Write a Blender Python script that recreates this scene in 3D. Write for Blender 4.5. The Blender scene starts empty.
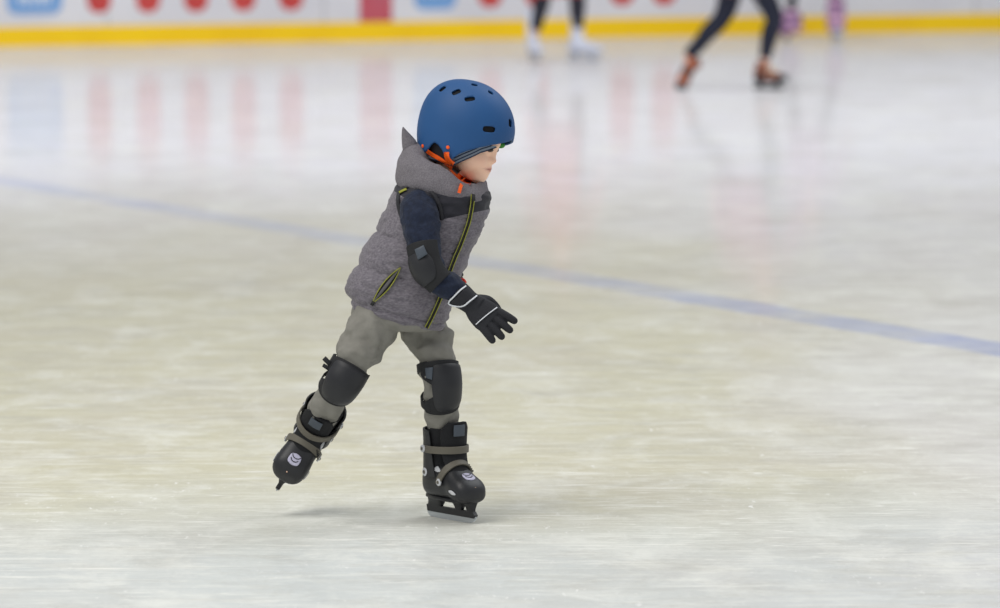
import bpy, bmesh, math, random
import numpy as np
from mathutils import Vector, Matrix, noise
from mathutils.bvhtree import BVHTree
random.seed(7)
PI = math.pi
col = bpy.context.scene.collection

# ------------------------------------------------------------------ camera geometry (image 1000 x 608)
F = 5000.0
CAM_Z = 1.64
PITCH = math.atan(454.0 / F)
ORG = Vector((0, 0, CAM_Z))

def ray(px, py):
    x = (px - 500.0) / F
    u = (304.0 - py) / F
    c, s = math.cos(PITCH), math.sin(PITCH)
    return Vector((x, c + u * s, -s + u * c))

def PY(px, py, Y):
    d = ray(px, py)
    return ORG + d * (Y / d.y)

def PG(px, py, z=0.0):
    d = ray(px, py)
    return ORG + d * ((z - CAM_Z) / d.z)

YC = PG(453, 520).y           # distance of the boy

def P(px, py, d=0.0):
    return PY(px, py, YC + d)

# ------------------------------------------------------------------ materials
def lin(c):
    r = []
    for v in c:
        v = v / 255.0
        r.append(v / 12.92 if v <= 0.04045 else ((v + 0.055) / 1.055) ** 2.4)
    return (r[0], r[1], r[2], 1.0)

def mat(name, rgb, rough=0.6, metal=0.0, rgb2=None, nscale=60.0, bump=0.0, bscale=200.0, spec=0.4,
        stretch=(1, 1, 1), sss=0.0, contrast=(0.35, 0.65), sheen=0.0, coat=0.0):
    m = bpy.data.materials.new(name)
    m.use_nodes = True
    nt = m.node_tree
    b = nt.nodes['Principled BSDF']
    b.inputs['Base Color'].default_value = lin(rgb)
    b.inputs['Roughness'].default_value = rough
    b.inputs['Metallic'].default_value = metal
    b.inputs['Specular IOR Level'].default_value = spec
    if sheen:
        b.inputs['Sheen Weight'].default_value = sheen
    if coat:
        b.inputs['Coat Weight'].default_value = coat
        b.inputs['Coat Roughness'].default_value = 0.25
    if sss:
        b.inputs['Subsurface Weight'].default_value = sss
        b.inputs['Subsurface Radius'].default_value = (0.012, 0.005, 0.003)
        b.inputs['Subsurface Scale'].default_value = 1.0
    tc = nt.nodes.new('ShaderNodeTexCoord')
    mp = nt.nodes.new('ShaderNodeMapping')
    mp.inputs['Scale'].default_value = stretch
    nt.links.new(tc.outputs['Object'], mp.inputs['Vector'])
    if rgb2 is not None:
        n = nt.nodes.new('ShaderNodeTexNoise')
        n.inputs['Scale'].default_value = nscale
        n.inputs['Detail'].default_value = 4
        nt.links.new(mp.outputs[0], n.inputs['Vector'])
        cr = nt.nodes.new('ShaderNodeValToRGB')
        cr.color_ramp.elements[0].position = contrast[0]
        cr.color_ramp.elements[1].position = contrast[1]
        cr.color_ramp.elements[0].color = lin(rgb)
        cr.color_ramp.elements[1].color = lin(rgb2)
        nt.links.new(n.outputs['Fac'], cr.inputs[0])
        nt.links.new(cr.outputs[0], b.inputs['Base Color'])
    if bump:
        n2 = nt.nodes.new('ShaderNodeTexNoise')
        n2.inputs['Scale'].default_value = bscale
        n2.inputs['Detail'].default_value = 3
        nt.links.new(mp.outputs[0], n2.inputs['Vector'])
        bp = nt.nodes.new('ShaderNodeBump')
        bp.inputs['Strength'].default_value = bump
        bp.inputs['Distance'].default_value = 0.004
        nt.links.new(n2.outputs['Fac'], bp.inputs['Height'])
        nt.links.new(bp.outputs[0], b.inputs['Normal'])
    return m

def attr_two(m, attr, rgb_b, rough_b=None):
    """where the float attribute is > 0 the surface takes rgb_b"""
    nt = m.node_tree
    b = nt.nodes['Principled BSDF']
    a = nt.nodes.new('ShaderNodeAttribute'); a.attribute_name = attr
    g = nt.nodes.new('ShaderNodeMath'); g.operation = 'GREATER_THAN'; g.inputs[1].default_value = 0.0
    nt.links.new(a.outputs['Fac'], g.inputs[0])
    mx = nt.nodes.new('ShaderNodeMix'); mx.data_type = 'RGBA'
    src = b.inputs['Base Color'].links
    if src:
        nt.links.new(src[0].from_socket, mx.inputs['A'])
    else:
        mx.inputs['A'].default_value = b.inputs['Base Color'].default_value
    mx.inputs['B'].default_value = lin(rgb_b)
    nt.links.new(g.outputs[0], mx.inputs['Factor'])
    nt.links.new(mx.outputs['Result'], b.inputs['Base Color'])

def vcol_mat(name, attr, rough, sss=0.0, spec=0.35):
    m = mat(name, (255, 255, 255), rough, spec=spec, sss=sss)
    nt = m.node_tree
    a = nt.nodes.new('ShaderNodeAttribute'); a.attribute_name = attr
    nt.links.new(a.outputs['Color'], nt.nodes['Principled BSDF'].inputs['Base Color'])
    return m

# ------------------------------------------------------------------ objects
def link(name, me, m=None, parent=None, smooth=True):
    o = bpy.data.objects.new(name, me)
    col.objects.link(o)
    if m is not None and not me.materials:
        me.materials.append(m)
    if smooth:
        for p in me.polygons:
            p.use_smooth = True
    if parent is not None:
        o.parent = parent
        o.matrix_parent_inverse = world_of(parent).inverted()
    return o

WM = {}
def world_of(o):
    if o.name in WM:
        return WM[o.name]
    return Matrix.Identity(4)

def empty(name, loc, M=None):
    o = bpy.data.objects.new(name, None)
    col.objects.link(o)
    o.empty_display_size = 0.1
    o.location = loc
    WM[o.name] = Matrix.Translation(Vector(loc))
    return o

def tag(o, label, cat, group=None):
    o['label'] = label
    o['category'] = cat
    if group:
        o['group'] = group
    return o

def struct(o):
    o['kind'] = 'structure'
    return o

def mesh_of(verts, faces, name='m'):
    me = bpy.data.meshes.new(name)
    me.from_pydata([tuple(v) for v in verts], [], faces)
    me.validate()
    me.update()
    return me

def fix_normals(me):
    bm = bmesh.new(); bm.from_mesh(me)
    bmesh.ops.recalc_face_normals(bm, faces=bm.faces)
    bm.to_mesh(me); bm.free()
    return me

class Acc:
    """collects shapes of one part into one mesh"""
    def __init__(self):
        self.v = []; self.f = []
    def add(self, vs, fs):
        k = len(self.v)
        self.v += [Vector(v) for v in vs]
        self.f += [[i + k for i in f] for f in fs]
        return self
    def mesh(self, M=None):
        vs = self.v if M is None else [M @ v for v in self.v]
        return fix_normals(mesh_of(vs, self.f))

def cr_interp(rows, sub):
    rows = [np.array(r, float) for r in rows]
    n = len(rows)
    out = []
    for i in range(n - 1):
        p1, p2 = rows[i], rows[i + 1]
        p0 = rows[i - 1] if i > 0 else 2 * p1 - p2
        p3 = rows[i + 2] if i < n - 2 else 2 * p2 - p1
        for k in range(sub):
            t = k / sub
            out.append(0.5 * ((2 * p1) + (-p0 + p2) * t + (2 * p0 - 5 * p1 + 4 * p2 - p3) * t * t + (-p0 + 3 * p1 - 3 * p2 + p3) * t ** 3))
    out.append(rows[-1])
    return out

def loft(secs, sub=6, seg=40, disp=None, cap=True):
    """secs: rows of (C, U, V, n) ; returns verts, faces"""
    rows = [list(s[0]) + list(s[1]) + list(s[2]) + [s[3] if len(s) > 3 else 2.0] for s in secs]
    R = cr_interp(rows, sub)
    vs = []; fs = []
    m = len(R)
    for i, r in enumerate(R):
        C = Vector(r[0:3]); U = Vector(r[3:6]); V = Vector(r[6:9]); n = max(1.2, r[9])
        for k in range(seg):
            a = 2 * PI * k / seg
            ca, sa = math.cos(a), math.sin(a)
            cu = math.copysign(abs(ca) ** (2 / n), ca); sv = math.copysign(abs(sa) ** (2 / n), sa)
            off = U * cu + V * sv
            p = C + off
            if disp:
                L = off.length
                if L > 1e-6:
                    p = p + off * (disp(i / (m - 1), a, p) / L)
            vs.append(p)
    for i in range(m - 1):
        for k in range(seg):
            k2 = (k + 1) % seg
            fs.append([i * seg + k, i * seg + k2, (i + 1) * seg + k2, (i + 1) * seg + k])
    if cap:
        for (i, rev) in ((0, True), (m - 1, False)):
            c = Vector((0, 0, 0))
            for k in range(seg): c += vs[i * seg + k]
            c /= seg
            ci = len(vs); vs.append(c)
            for k in range(seg):
                k2 = (k + 1) % seg
                f = [ci, i * seg + k, i * seg + k2]
                fs.append(f[::-1] if rev else f)
    return vs, fs

def tube_secs(path, front=Vector((0, -1, 0)), ratio=1.0, n=2.0):
    """path: list of (point, radius[, ratio]). ratio = thickness along 'front' / width"""
    secs = []
    pts = [Vector(p[0]) for p in path]
    for i, p in enumerate(path):
        a = pts[max(0, i - 1)]; b = pts[min(len(pts) - 1, i + 1)]
        T = (b - a).normalized()
        V = (front - T * front.dot(T)).normalized()
        U = V.cross(T).normalized()
        r = p[1]; q = p[2] if len(p) > 2 else ratio
        secs.append((pts[i], U * r, V * r * q, n))
    return secs

def tube(path, front=Vector((0, -1, 0)), sub=6, seg=20, ratio=1.0, n=2.0, disp=None, cap=True, round_ends=False):
    path = list(path)
    if round_ends:
        for e in (0, 1):
            a = Vector(path[0][0]) if e == 0 else Vector(path[-1][0])
            b = Vector(path[1][0]) if e == 0 else Vector(path[-2][0])
            r = path[0][1] if e == 0 else path[-1][1]
            T = (a - b).normalized()
            new = [(a + T * r * 0.55, r * 0.80) + tuple(path[0 if e == 0 else -1][2:]), (a + T * r * 0.9, r * 0.40) + tuple(path[0 if e == 0 else -1][2:])]
            path = (new[::-1] + path) if e == 0 else (path + new)
    return loft(tube_secs(path, front, ratio, n), sub, seg, disp, cap)

def box(c, sx, sy, sz, M=None):
    vs = []
    for x in (-1, 1):
        for y in (-1, 1):
            for z in (-1, 1):
                v = Vector((c[0] + x * sx / 2, c[1] + y * sy / 2, c[2] + z * sz / 2))
                vs.append(M @ v if M else v)
    fs = [[0, 1, 3, 2], [4, 6, 7, 5], [0, 4, 5, 1], [2, 3, 7, 6], [0, 2, 6, 4], [1, 5, 7, 3]]
    return vs, fs

def disc(c, nrm, r, h, seg=18, dome=0.3):
    nrm = Vector(nrm).normalized()
    t = Vector((0, 0, 1)) if abs(nrm.z) < 0.9 else Vector((1, 0, 0))
    U = nrm.cross(t).normalized(); V = nrm.cross(U)
    c = Vector(c)
    return loft([(c, U * r, V * r), (c + nrm * h * 0.7, U * r, V * r), (c + nrm * h, U * r * 0.8, V * r * 0.8), (c + nrm * (h * (1 + dome)), U * r * 0.3, V * r * 0.3)], 2, seg)

def ellipsoid(c, r, seg=24, rings=14, M=None):
    vs = []; fs = []
    c = Vector(c)
    for i in range(1, rings):
        ph = PI * i / rings
        for k in range(seg):
            a = 2 * PI * k / seg
            vs.append(Vector((c.x + r[0] * math.sin(ph) * math.cos(a), c.y + r[1] * math.sin(ph) * math.sin(a), c.z + r[2] * math.cos(ph))))
    for i in range(rings - 2):
        for k in range(seg):
            k2 = (k + 1) % seg
            fs.append([i * seg + k, (i + 1) * seg + k, (i + 1) * seg + k2, i * seg + k2])
    t = len(vs); vs.append(Vector((c.x, c.y, c.z + r[2]))); b = len(vs); vs.append(Vector((c.x, c.y, c.z - r[2])))
    for k in range(seg):
        k2 = (k + 1) % seg
        fs.append([t, k, k2]); fs.append([b, (rings - 2) * seg + k2, (rings - 2) * seg + k])
    if M: vs = [M @ v for v in vs]
    return vs, fs

def evaluated(me, mods):
    """apply modifiers (list of (type, {props})) to a mesh and return the result"""
    o = bpy.data.objects.new('work', me)
    col.objects.link(o)
    for t, pr in mods:
        md = o.modifiers.new('m', t)
        for k, v in pr.items():
            setattr(md, k, v)
    dg = bpy.context.evaluated_depsgraph_get()
    dg.update()
    r = bpy.data.meshes.new_from_object(o.evaluated_get(dg))
    bpy.data.objects.remove(o)
    return r

def remesh(acc, voxel, smooth=3, fac=0.5):
    me = acc.mesh()
    mods = [('REMESH', {'mode': 'VOXEL', 'voxel_size': voxel, 'use_smooth_shade': True})]
    if smooth:
        mods.append(('SMOOTH', {'iterations': smooth, 'factor': fac}))
    return evaluated(me, mods)

def solid(me, th, offset=1.0, bevel=0):
    mods = [('SOLIDIFY', {'thickness': th, 'offset': offset})]
    return evaluated(me, mods)

def bvh_of(*objs_or_meshes):
    V = []; Fc = []
    for me in objs_or_meshes:
        k = len(V)
        V += [v.co.copy() for v in me.vertices]
        Fc += [[i + k for i in p.vertices] for p in me.polygons]
    return BVHTree.FromPolygons(V, Fc)

def hit(bvh, px, py):
    d = ray(px, py).normalized()
    r = bvh.ray_cast(ORG, d)
    return r[0], r[1]

def poly_resample(pts, step):
    rows = cr_interp(pts, 12)
    out = [rows[0]]
    acc = 0
    for a, b in zip(rows[:-1], rows[1:]):
        acc += float(np.linalg.norm(b - a))
        if acc >= step:
            out.append(b); acc = 0
    if np.linalg.norm(out[-1] - rows[-1]) > 1e-6: out.append(rows[-1])
    return out

def ribbon(bvh, pts, width, off=0.002, th=0.003, step=2.0, across=3, smooth=2, straight=False):
    """a band lying on the surface the photo shows it on; pts in photo pixels, width in pixels"""
    q = poly_resample(pts, step) if not straight else [np.array(p, float) for p in pts]
    n = len(q); rows = []
    for i in range(n):
        a = q[max(0, i - 1)][:2]; b = q[min(n - 1, i + 1)][:2]
        t = (b - a) / (np.linalg.norm(b - a) + 1e-9); nn = np.array((-t[1], t[0]))
        w = q[i][2] if len(q[i]) > 2 else width
        row = []
        for k in range(across + 1):
            s = (k / across - 0.5) * w
            x, y = q[i][:2] + nn * s
            row.append((x, y))
        rows.append(row)
    D = np.full((n, across + 1), np.nan)
    for i in range(n):
        for k in range(across + 1):
            h, _ = hit(bvh, *rows[i][k])
            if h: D[i, k] = h.y
    # fill misses
    med = np.nanmedian(D)
    for i in range(n):
        if np.all(np.isnan(D[i])):
            D[i] = D[i - 1] if i > 0 and not np.all(np.isnan(D[i - 1])) else med
        m_ = np.nanmean(D[i]); D[i][np.isnan(D[i])] = m_
    for _ in range(smooth):
        E = D.copy(); E[1:-1] = (D[:-2] + 2 * D[1:-1] + D[2:]) / 4; D = np.minimum(D, E) * 0.5 + E * 0.5
    vs = []; fs = []
    W = across + 1
    for lay in (0, 1):
        for i in range(n):
            for k in range(W):
                p = PY(rows[i][k][0], rows[i][k][1], D[i, k] - off)
                vs.append(p - ray(*rows[i][k]).normalized() * th if lay else p + ray(*rows[i][k]).normalized() * 0.002)
    L = n * W
    for i in range(n - 1):
        for k in range(across):
            a = i * W + k
            fs.append([a, a + 1, a + W + 1, a + W]); fs.append([L + a, L + a + W, L + a + W + 1, L + a + 1])
        for k in (0, across):
            a = i * W + k
            fs.append([a, a + W, L + a + W, L + a])
    for i in (0, n - 1):
        for k in range(across):
            a = i * W + k
            fs.append([a, a + 1, L + a + 1, L + a])
    return vs, fs

def quad_patch(bvh, c, nu=8, nv=6, off=0.002, th=0.003):
    """four photo-pixel corners laid on a surface"""
    c = [np.array(p, float) for p in c]
    mid = []
    rows = []
    for i in range(nu + 1):
        u = i / nu
        a = c[0] * (1 - u) + c[1] * u; b = c[3] * (1 - u) + c[2] * u
        rows.append([a * (1 - j / nv) + b * (j / nv) for j in range(nv + 1)])
    flat = [(i, j) for i in range(nu + 1) for j in range(nv + 1)]
    D = np.full((nu + 1, nv + 1), np.nan)
    for i, j in flat:
        h, _ = hit(bvh, *rows[i][j])
        if h: D[i, j] = h.y
    D[np.isnan(D)] = np.nanmedian(D)
    vs = []; fs = []; W = nv + 1; L = (nu + 1) * W
    for lay in (0, 1):
        for i, j in flat:
            p = PY(rows[i][j][0], rows[i][j][1], D[i, j] - off); r = ray(*rows[i][j]).normalized()
            vs.append(p - r * th if lay else p + r * 0.002)
    for i in range(nu):
        for j in range(nv):
            a = i * W + j
            fs.append([a, a + 1, a + W + 1, a + W]); fs.append([L + a, L + a + W, L + a + W + 1, L + a + 1])
    for i in range(nu):
        for j in (0, nv):
            a = i * W + j; fs.append([a, a + W, L + a + W, L + a])
    for i in (0, nu):
        for j in range(nv):
            a = i * W + j; fs.append([a, a + 1, L + a + 1, L + a])
    return vs, fs

def nz(p, s, seed=0.0):
    return noise.noise(Vector((p.x * s + seed, p.y * s + seed * 1.7, p.z * s - seed)))

# ------------------------------------------------------------------ THE PLACE
# the boards run from the photo's left (y 47) to its right (y 32)
BA = PG(0, 47); BB = PG(1000, 31.5)
bdir = (BB - BA).normalized(); bnrm = Vector((bdir.y, -bdir.x, 0))     # faces the camera
def BW(px, py_unused=None):
    """point at the foot of the boards under photo column px"""
    d = ray(px, 40); d.z = 0
    # intersect with the board line
    A = BA.xy; dx = bdir.xy
    den = d.x * (-dx.y) + d.y * dx.x
    t = (A.x * (-dx.y) + A.y * dx.x) / den
    return Vector((d.x * t, d.y * t, 0))
def onboard(px, py, out=0.0):
    b = BW(px); r = ray(px, py)
    Y = b.y - out
    return PY(px, py, Y)

def ice_material():
    m = bpy.data.materials.new('skated_ice'); m.use_nodes = True
    nt = m.node_tree; nt.nodes.clear(); N = nt.nodes.new; Lk = nt.links.new
    out = N('ShaderNodeOutputMaterial'); geo = N('ShaderNodeNewGeometry')
    def noise_(scale, detail, sx, sy, rot=0.0, rough=0.55, dist=0.0):
        mp = N('ShaderNodeMapping'); mp.inputs['Scale'].default_value = (sx, sy, 1); mp.inputs['Rotation'].default_value = (0, 0, rot)
        Lk(geo.outputs['Position'], mp.inputs['Vector'])
        n = N('ShaderNodeTexNoise'); n.inputs['Scale'].default_value = scale; n.inputs['Detail'].default_value = detail
        n.inputs['Roughness'].default_value = rough; n.inputs['Distortion'].default_value = dist
        Lk(mp.outputs[0], n.inputs['Vector']); return n.outputs['Fac']
    def ramp(src, p0, p1, c0, c1):
        r = N('ShaderNodeValToRGB'); r.color_ramp.elements[0].position = p0; r.color_ramp.elements[1].position = p1
        r.color_ramp.elements[0].color = c0; r.color_ramp.elements[1].color = c1; Lk(src, r.inputs[0]); return r.outputs[0]
    def mix(f, a, b, mode='MIX'):
        x = N('ShaderNodeMix'); x.data_type = 'RGBA'; x.blend_type = mode
        if isinstance(f, float): x.inputs['Factor'].default_value = f
        else: Lk(f, x.inputs['Factor'])
        for s, v in (('A', a), ('B', b)):
            if isinstance(v, tuple): x.inputs[s].default_value = v
            else: Lk(v, x.inputs[s])
        return x.outputs['Result']
    def math_(op, a, b=None, c=None, clamp=False):
        x = N('ShaderNodeMath'); x.operation = op; x.use_clamp = clamp
        for i, v in enumerate((a, b, c)):
            if v is None: continue
            if isinstance(v, (int, float)): x.inputs[i].default_value = v
            else: Lk(v, x.inputs[i])
        return x.outputs[0]
    sep = N('ShaderNodeSeparateXYZ'); Lk(geo.outputs['Position'], sep.inputs[0])
    X, Y = sep.outputs[0], sep.outputs[1]
    cream = lin(ICE['cream']); cool = lin(ICE['cool']); far = lin(ICE['far']); brown = lin(ICE['brown'])
    def mrange(v, a, b):
        r = N('ShaderNodeMapRange'); r.interpolation_type = 'SMOOTHSTEP'
        r.inputs['From Min'].default_value = a; r.inputs['From Max'].default_value = b
        Lk(v, r.inputs['Value']); return r.outputs['Result']
    # large warm and cool patches: stains plus reflected beige tinted into the colour
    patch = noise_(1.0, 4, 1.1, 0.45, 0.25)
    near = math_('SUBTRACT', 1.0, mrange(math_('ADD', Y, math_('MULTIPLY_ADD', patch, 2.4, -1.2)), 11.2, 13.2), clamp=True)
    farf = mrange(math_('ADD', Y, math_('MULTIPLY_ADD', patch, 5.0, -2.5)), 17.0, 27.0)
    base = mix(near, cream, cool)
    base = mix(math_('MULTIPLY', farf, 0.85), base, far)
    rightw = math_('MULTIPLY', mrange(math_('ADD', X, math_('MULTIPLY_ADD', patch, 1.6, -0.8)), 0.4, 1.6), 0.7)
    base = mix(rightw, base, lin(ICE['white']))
    pb = ramp(noise_(1.0, 4, 1.3, 0.6, -0.3), 0.45, 0.72, (0, 0, 0, 1), (1, 1, 1, 1))
    base = mix(math_('MULTIPLY', pb, 0.35), base, brown)
    # scraped streaks, long and thin, in the skating directions
    for (rot, sx, sy, sc, lo, hi, amt, c) in ((0.20, 1.4, 0.55, 2.4, 0.50, 0.70, 0.60, ICE['snow']), (-0.3, 1.0, 1.1, 6.0, 0.50, 0.70, 0.50, ICE['snow']), (0.1, 1.0, 1.2, 1.6, 0.50, 0.74, 0.45, ICE['dark']),
                                        (0.55, 0.9, 1.2, 5.0, 0.50, 0.72, 0.50, ICE['dark']), (0.8, 0.5, 3.0, 8.0, 0.52, 0.72, 0.50, ICE['snow'])):
        s = ramp(noise_(sc, 9, sx, sy, rot, 0.68, 0.5), lo, hi, (0, 0, 0, 1), (1, 1, 1, 1))
        base = mix(math_('MULTIPLY', s, amt), base, lin(c))
    # thin blade cuts
    for (rot, sc, seed) in ((0.25, 2.2, 0.0), (-1.25, 1.7, 3.0), (0.85, 1.3, 8.0), (-1.45, 1.3, 5.0), (1.35, 1.4, 11.0)):
        mp = N('ShaderNodeMapping'); mp.inputs['Rotation'].default_value = (0, 0, rot); mp.inputs['Scale'].default_value = (0.35, 6.0, 1); mp.inputs['Location'].default_value = (seed, seed, 0)
        Lk(geo.outputs['Position'], mp.inputs['Vector'])
        v = N('ShaderNodeTexNoise'); v.inputs['Scale'].default_value = sc; v.inputs['Detail'].default_value = 1.5; v.inputs['Distortion'].default_value = 0.25
        Lk(mp.outputs[0], v.inputs['Vector'])
        d = math_('ABSOLUTE', math_('SUBTRACT', math_('FRACT', math_('MULTIPLY', v.outputs['Fac'], 7.0)), 0.5))
        ln = math_('SUBTRACT', 1.0, math_('MULTIPLY', d, 26.0), clamp=True)
        gate = ramp(noise_(2.3, 3, 1.0, 1.0, rot + seed), 0.48, 0.62, (0, 0, 0, 1), (1, 1, 1, 1))
        base = mix(math_('MULTIPLY', math_('MULTIPLY', ln, gate), 0.75), base, lin((246, 246, 240)))
    # snow specks
    sp = ramp(noise_(30.0, 6, 1.5, 0.40, 0.1, 0.75), 0.59, 0.67, (0, 0, 0, 1), (1, 1, 1, 1))
    spg = ramp(noise_(1.8, 5, 1.0, 1.6, 0.1), 0.48, 0.60, (0, 0, 0, 1), (1, 1, 1, 1))
    base = mix(math_('MULTIPLY', math_('MULTIPLY', sp, spg), 0.9), base, lin((250, 250, 248)))
    fine = noise_(60.0, 3, 1.0, 2.5, 0.15)
    base = mix(0.10, base, ramp(fine, 0.3, 0.7, lin((150, 150, 145)), (1, 1, 1, 1)))
    # the painted line under the ice
    p0 = PG(0, 180.5); p1 = PG(1000, 349.5)
    ld = (p1 - p0).normalized(); ln_ = Vector((ld.y, -ld.x, 0))
    dist = math_('ADD', math_('MULTIPLY', X, ln_.x), math_('MULTIPLY', Y, ln_.y))
    dist = math_('ABSOLUTE', math_('SUBTRACT', dist, p0.dot(ln_)))
    wob = math_('MULTIPLY_ADD', noise_(5.0, 3, 1, 1), 0.05, -0.025)
    lmask = math_('SUBTRACT', 1.0, mrange(math_('ADD', dist, wob), 0.095, 0.145))
    worn = ramp(noise_(2.5, 4, 1.0, 1.0, 0.4), 0.3, 0.75, (0.35, 0.35, 0.35, 1), (1, 1, 1, 1))
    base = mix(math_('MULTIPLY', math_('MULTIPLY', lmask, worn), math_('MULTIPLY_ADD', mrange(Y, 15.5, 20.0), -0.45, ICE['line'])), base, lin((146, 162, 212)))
    dif = N('ShaderNodeBsdfDiffuse'); Lk(base, dif.inputs['Color'])
    gl = N('ShaderNodeBsdfGlossy'); gl.inputs['Color'].default_value = (1, 1, 1, 1)
    rr = math_('ADD', math_('MULTIPLY_ADD', noise_(2.0, 4, 1.0, 6.0, 0.2), 0.10, ICE['r0']), math_('MULTIPLY', math_('SUBTRACT', 1.0, mrange(Y, 10.0, 20.0)), 0.10)); Lk(rr, gl.inputs['Roughness'])
    bp = N('ShaderNodeBump'); bp.inputs['Strength'].default_value = 0.25; bp.inputs['Distance'].default_value = 0.002
    Lk(noise_(14.0, 4, 1.0, 4.0, 0.2), bp.inputs['Height']); 
    Lk(bp.outputs[0], dif.inputs['Normal'])
    mx = N('ShaderNodeMixShader')
    lw = mrange(Y, 10.0, 24.0)
    fac = math_('MULTIPLY_ADD', lw, ICE['g1'] - ICE['g0'], ICE['g0'])
    fac = math_('MULTIPLY', fac, math_('MULTIPLY_ADD', noise_(1.6, 4, 1.0, 5.0, 0.1), 0.9, 0.55))
    Lk(fac, mx.inputs[0]); Lk(dif.outputs[0], mx.inputs[1]); Lk(gl.outputs[0], mx.inputs[2])
    Lk(mx.outputs[0], out.inputs['Surface'])
    return m

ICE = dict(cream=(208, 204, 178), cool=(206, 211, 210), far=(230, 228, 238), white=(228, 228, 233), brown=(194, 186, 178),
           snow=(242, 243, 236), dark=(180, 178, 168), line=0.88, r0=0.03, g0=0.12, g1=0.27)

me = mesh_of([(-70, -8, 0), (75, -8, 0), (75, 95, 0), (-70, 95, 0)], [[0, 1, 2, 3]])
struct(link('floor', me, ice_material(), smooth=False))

# boards
wa = BA - bdir * 55; wb = BA + bdir * 60
def board_box(z0, z1, t0, t1, out0, out1, a=None, b=None):
    a = wa if a is None else a; b = wb if b is None else b
    a = a + bdir * 0; v = []
    for p in (a, b):
        for o in (out0, out1):
            for z in (z0, z1):
                v.append(p + bnrm * o + Vector((0, 0, z)))
    return v, [[0, 1, 3, 2], [4, 6, 7, 5], [0, 4, 5, 1], [2, 3, 7, 6], [0, 2, 6, 4], [1, 5, 7, 3]]
m_board = mat('white_board', (226, 226, 230), 0.35, rgb2=(216, 216, 222), nscale=1.2)
m_kick = mat('yellow_kick_plate', (255, 212, 0), 0.35, rgb2=(250, 204, 2), nscale=2.0)
m_seam = mat('seam_grey', (150, 150, 150), 0.6)
struct(link('wall_boards', Acc().add(*board_box(0.0, 1.12, 0, 0, -0.10, 0.0)).mesh(), m_board, smooth=False))
KP = 0.165
struct(link('trim_1', Acc().add(*board_box(0.0, KP, 0, 0, 0.0, 0.02)).mesh(), m_kick, smooth=False))
struct(link('trim_2', Acc().add(*board_box(1.12, 1.17, 0, 0, -0.13, 0.03)).mesh(), mat('blue_rail', (190, 205, 230), 0.4), smooth=False))
a = Acc()
for k in range(30):
    px = 107 + (k - 14) * 217
    c = BW(px)
    if (c - BA).length < 50:
        a.add(*board_box(KP, 1.12, 0, 0, 0.0, 0.003, c - bdir * 0.004, c + bdir * 0.004))
struct(link('trim_3', a.mesh(), m_seam, smooth=False))
# far wall of the hall and a plinth of stands behind the boards
m_hall = mat('hall_wall', (214, 208, 190), 0.8, rgb2=(188, 182, 172), nscale=0.35, stretch=(1, 1, 0.6))
fa = wa - bnrm * 9; fb = wb - bnrm * 9
me = mesh_of([fa, fb, fb + Vector((0, 0, 9)), fa + Vector((0, 0, 9))], [[0, 1, 2, 3]])
struct(link('wall_back', me, m_hall, smooth=False))
a = Acc()
for k in range(4):
    a.add(*board_box(0.0, 0.7 + 0.45 * k, 0, 0, -3.0 - 1.2 * k, -1.8 - 1.2 * k))
struct(link('wall_terrace', a.mesh(), mat('terrace_grey', (196, 196, 194), 0.8, rgb2=(170, 168, 165), nscale=0.8), smooth=False))

# adverts printed on the boards
def flat_on_board(outline, out=0.004, th=0.003):
    """outline in photo pixels, laid on the face of the boards"""
    vs = []
    for o in (0.0005, out):
        for (x, y) in outline:
            p = onboard(x, y); vs.append(p + bnrm * o)
    n = len(outline)
    fs = [list(range(n))[::-1], list(range(n, 2 * n))] + [[i, (i + 1) % n, n + (i + 1) % n, n + i] for i in range(n)]
    return vs, fs
def rrect(x0, y0, x1, y1, r, slope=-0.015, n=6):
    pts = []
    xc = (x0 + x1) / 2
    for (cx, cy, a0) in ((x1 - r, y1 - r, 0), (x0 + r, y1 - r, 90), (x0 + r, y0 + r, 180), (x1 - r, y0 + r, 270)):
        for k in range(n + 1):
            a = math.radians(a0 + 90 * k / n)
            x = cx + r * math.cos(a); y = cy + r * math.sin(a)
            pts.append((x, y + slope * (x - xc)))
    return pts
m_red = mat('advert_red', (206, 74, 70), 0.5, rgb2=(196, 66, 64), nscale=3)
m_blue = mat('advert_blue', (112, 160, 214), 0.5, rgb2=(122, 168, 220), nscale=3)
m_wht = mat('advert_white', (222, 230, 240), 0.5)
m_panel = mat('advert_panel_red', (200, 78, 88), 0.5, rgb2=(192, 96, 112), nscale=2.5)
reds = [(99, 13), (148, 12.5), (196, 12), (243.5, 11), (291, 10.5), (490, 7.5), (537, 7), (622, 5.5), (664, 5)]
names = ['red round-ended bar printed on the white boards, first right of the left blue sign',
         'red round-ended bar on the white boards, second from the left blue sign',
         'red round-ended bar on the white boards, middle of the left row of five',
         'red round-ended bar on the white boards, fourth from the left blue sign',
         'red round-ended bar on the white boards, last one before the red panel',
         'red round-ended bar on the boards, first to the right of the second blue sign',
         'red round-ended bar on the boards between the legs of the white-booted skater',
         'red round-ended bar on the boards just right of the white-booted skater',
         'red round-ended bar on the boards left of the skater in dark tights']
for (x, yb), lb in zip(reds, names):
    o = link('advert_bar', Acc().add(*flat_on_board(rrect(x - 12, yb - 76, x + 12, yb, 11.5))).mesh(), m_red, smooth=False)
    tag(o, lb, 'advert', 'red bars printed on the boards')
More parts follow.
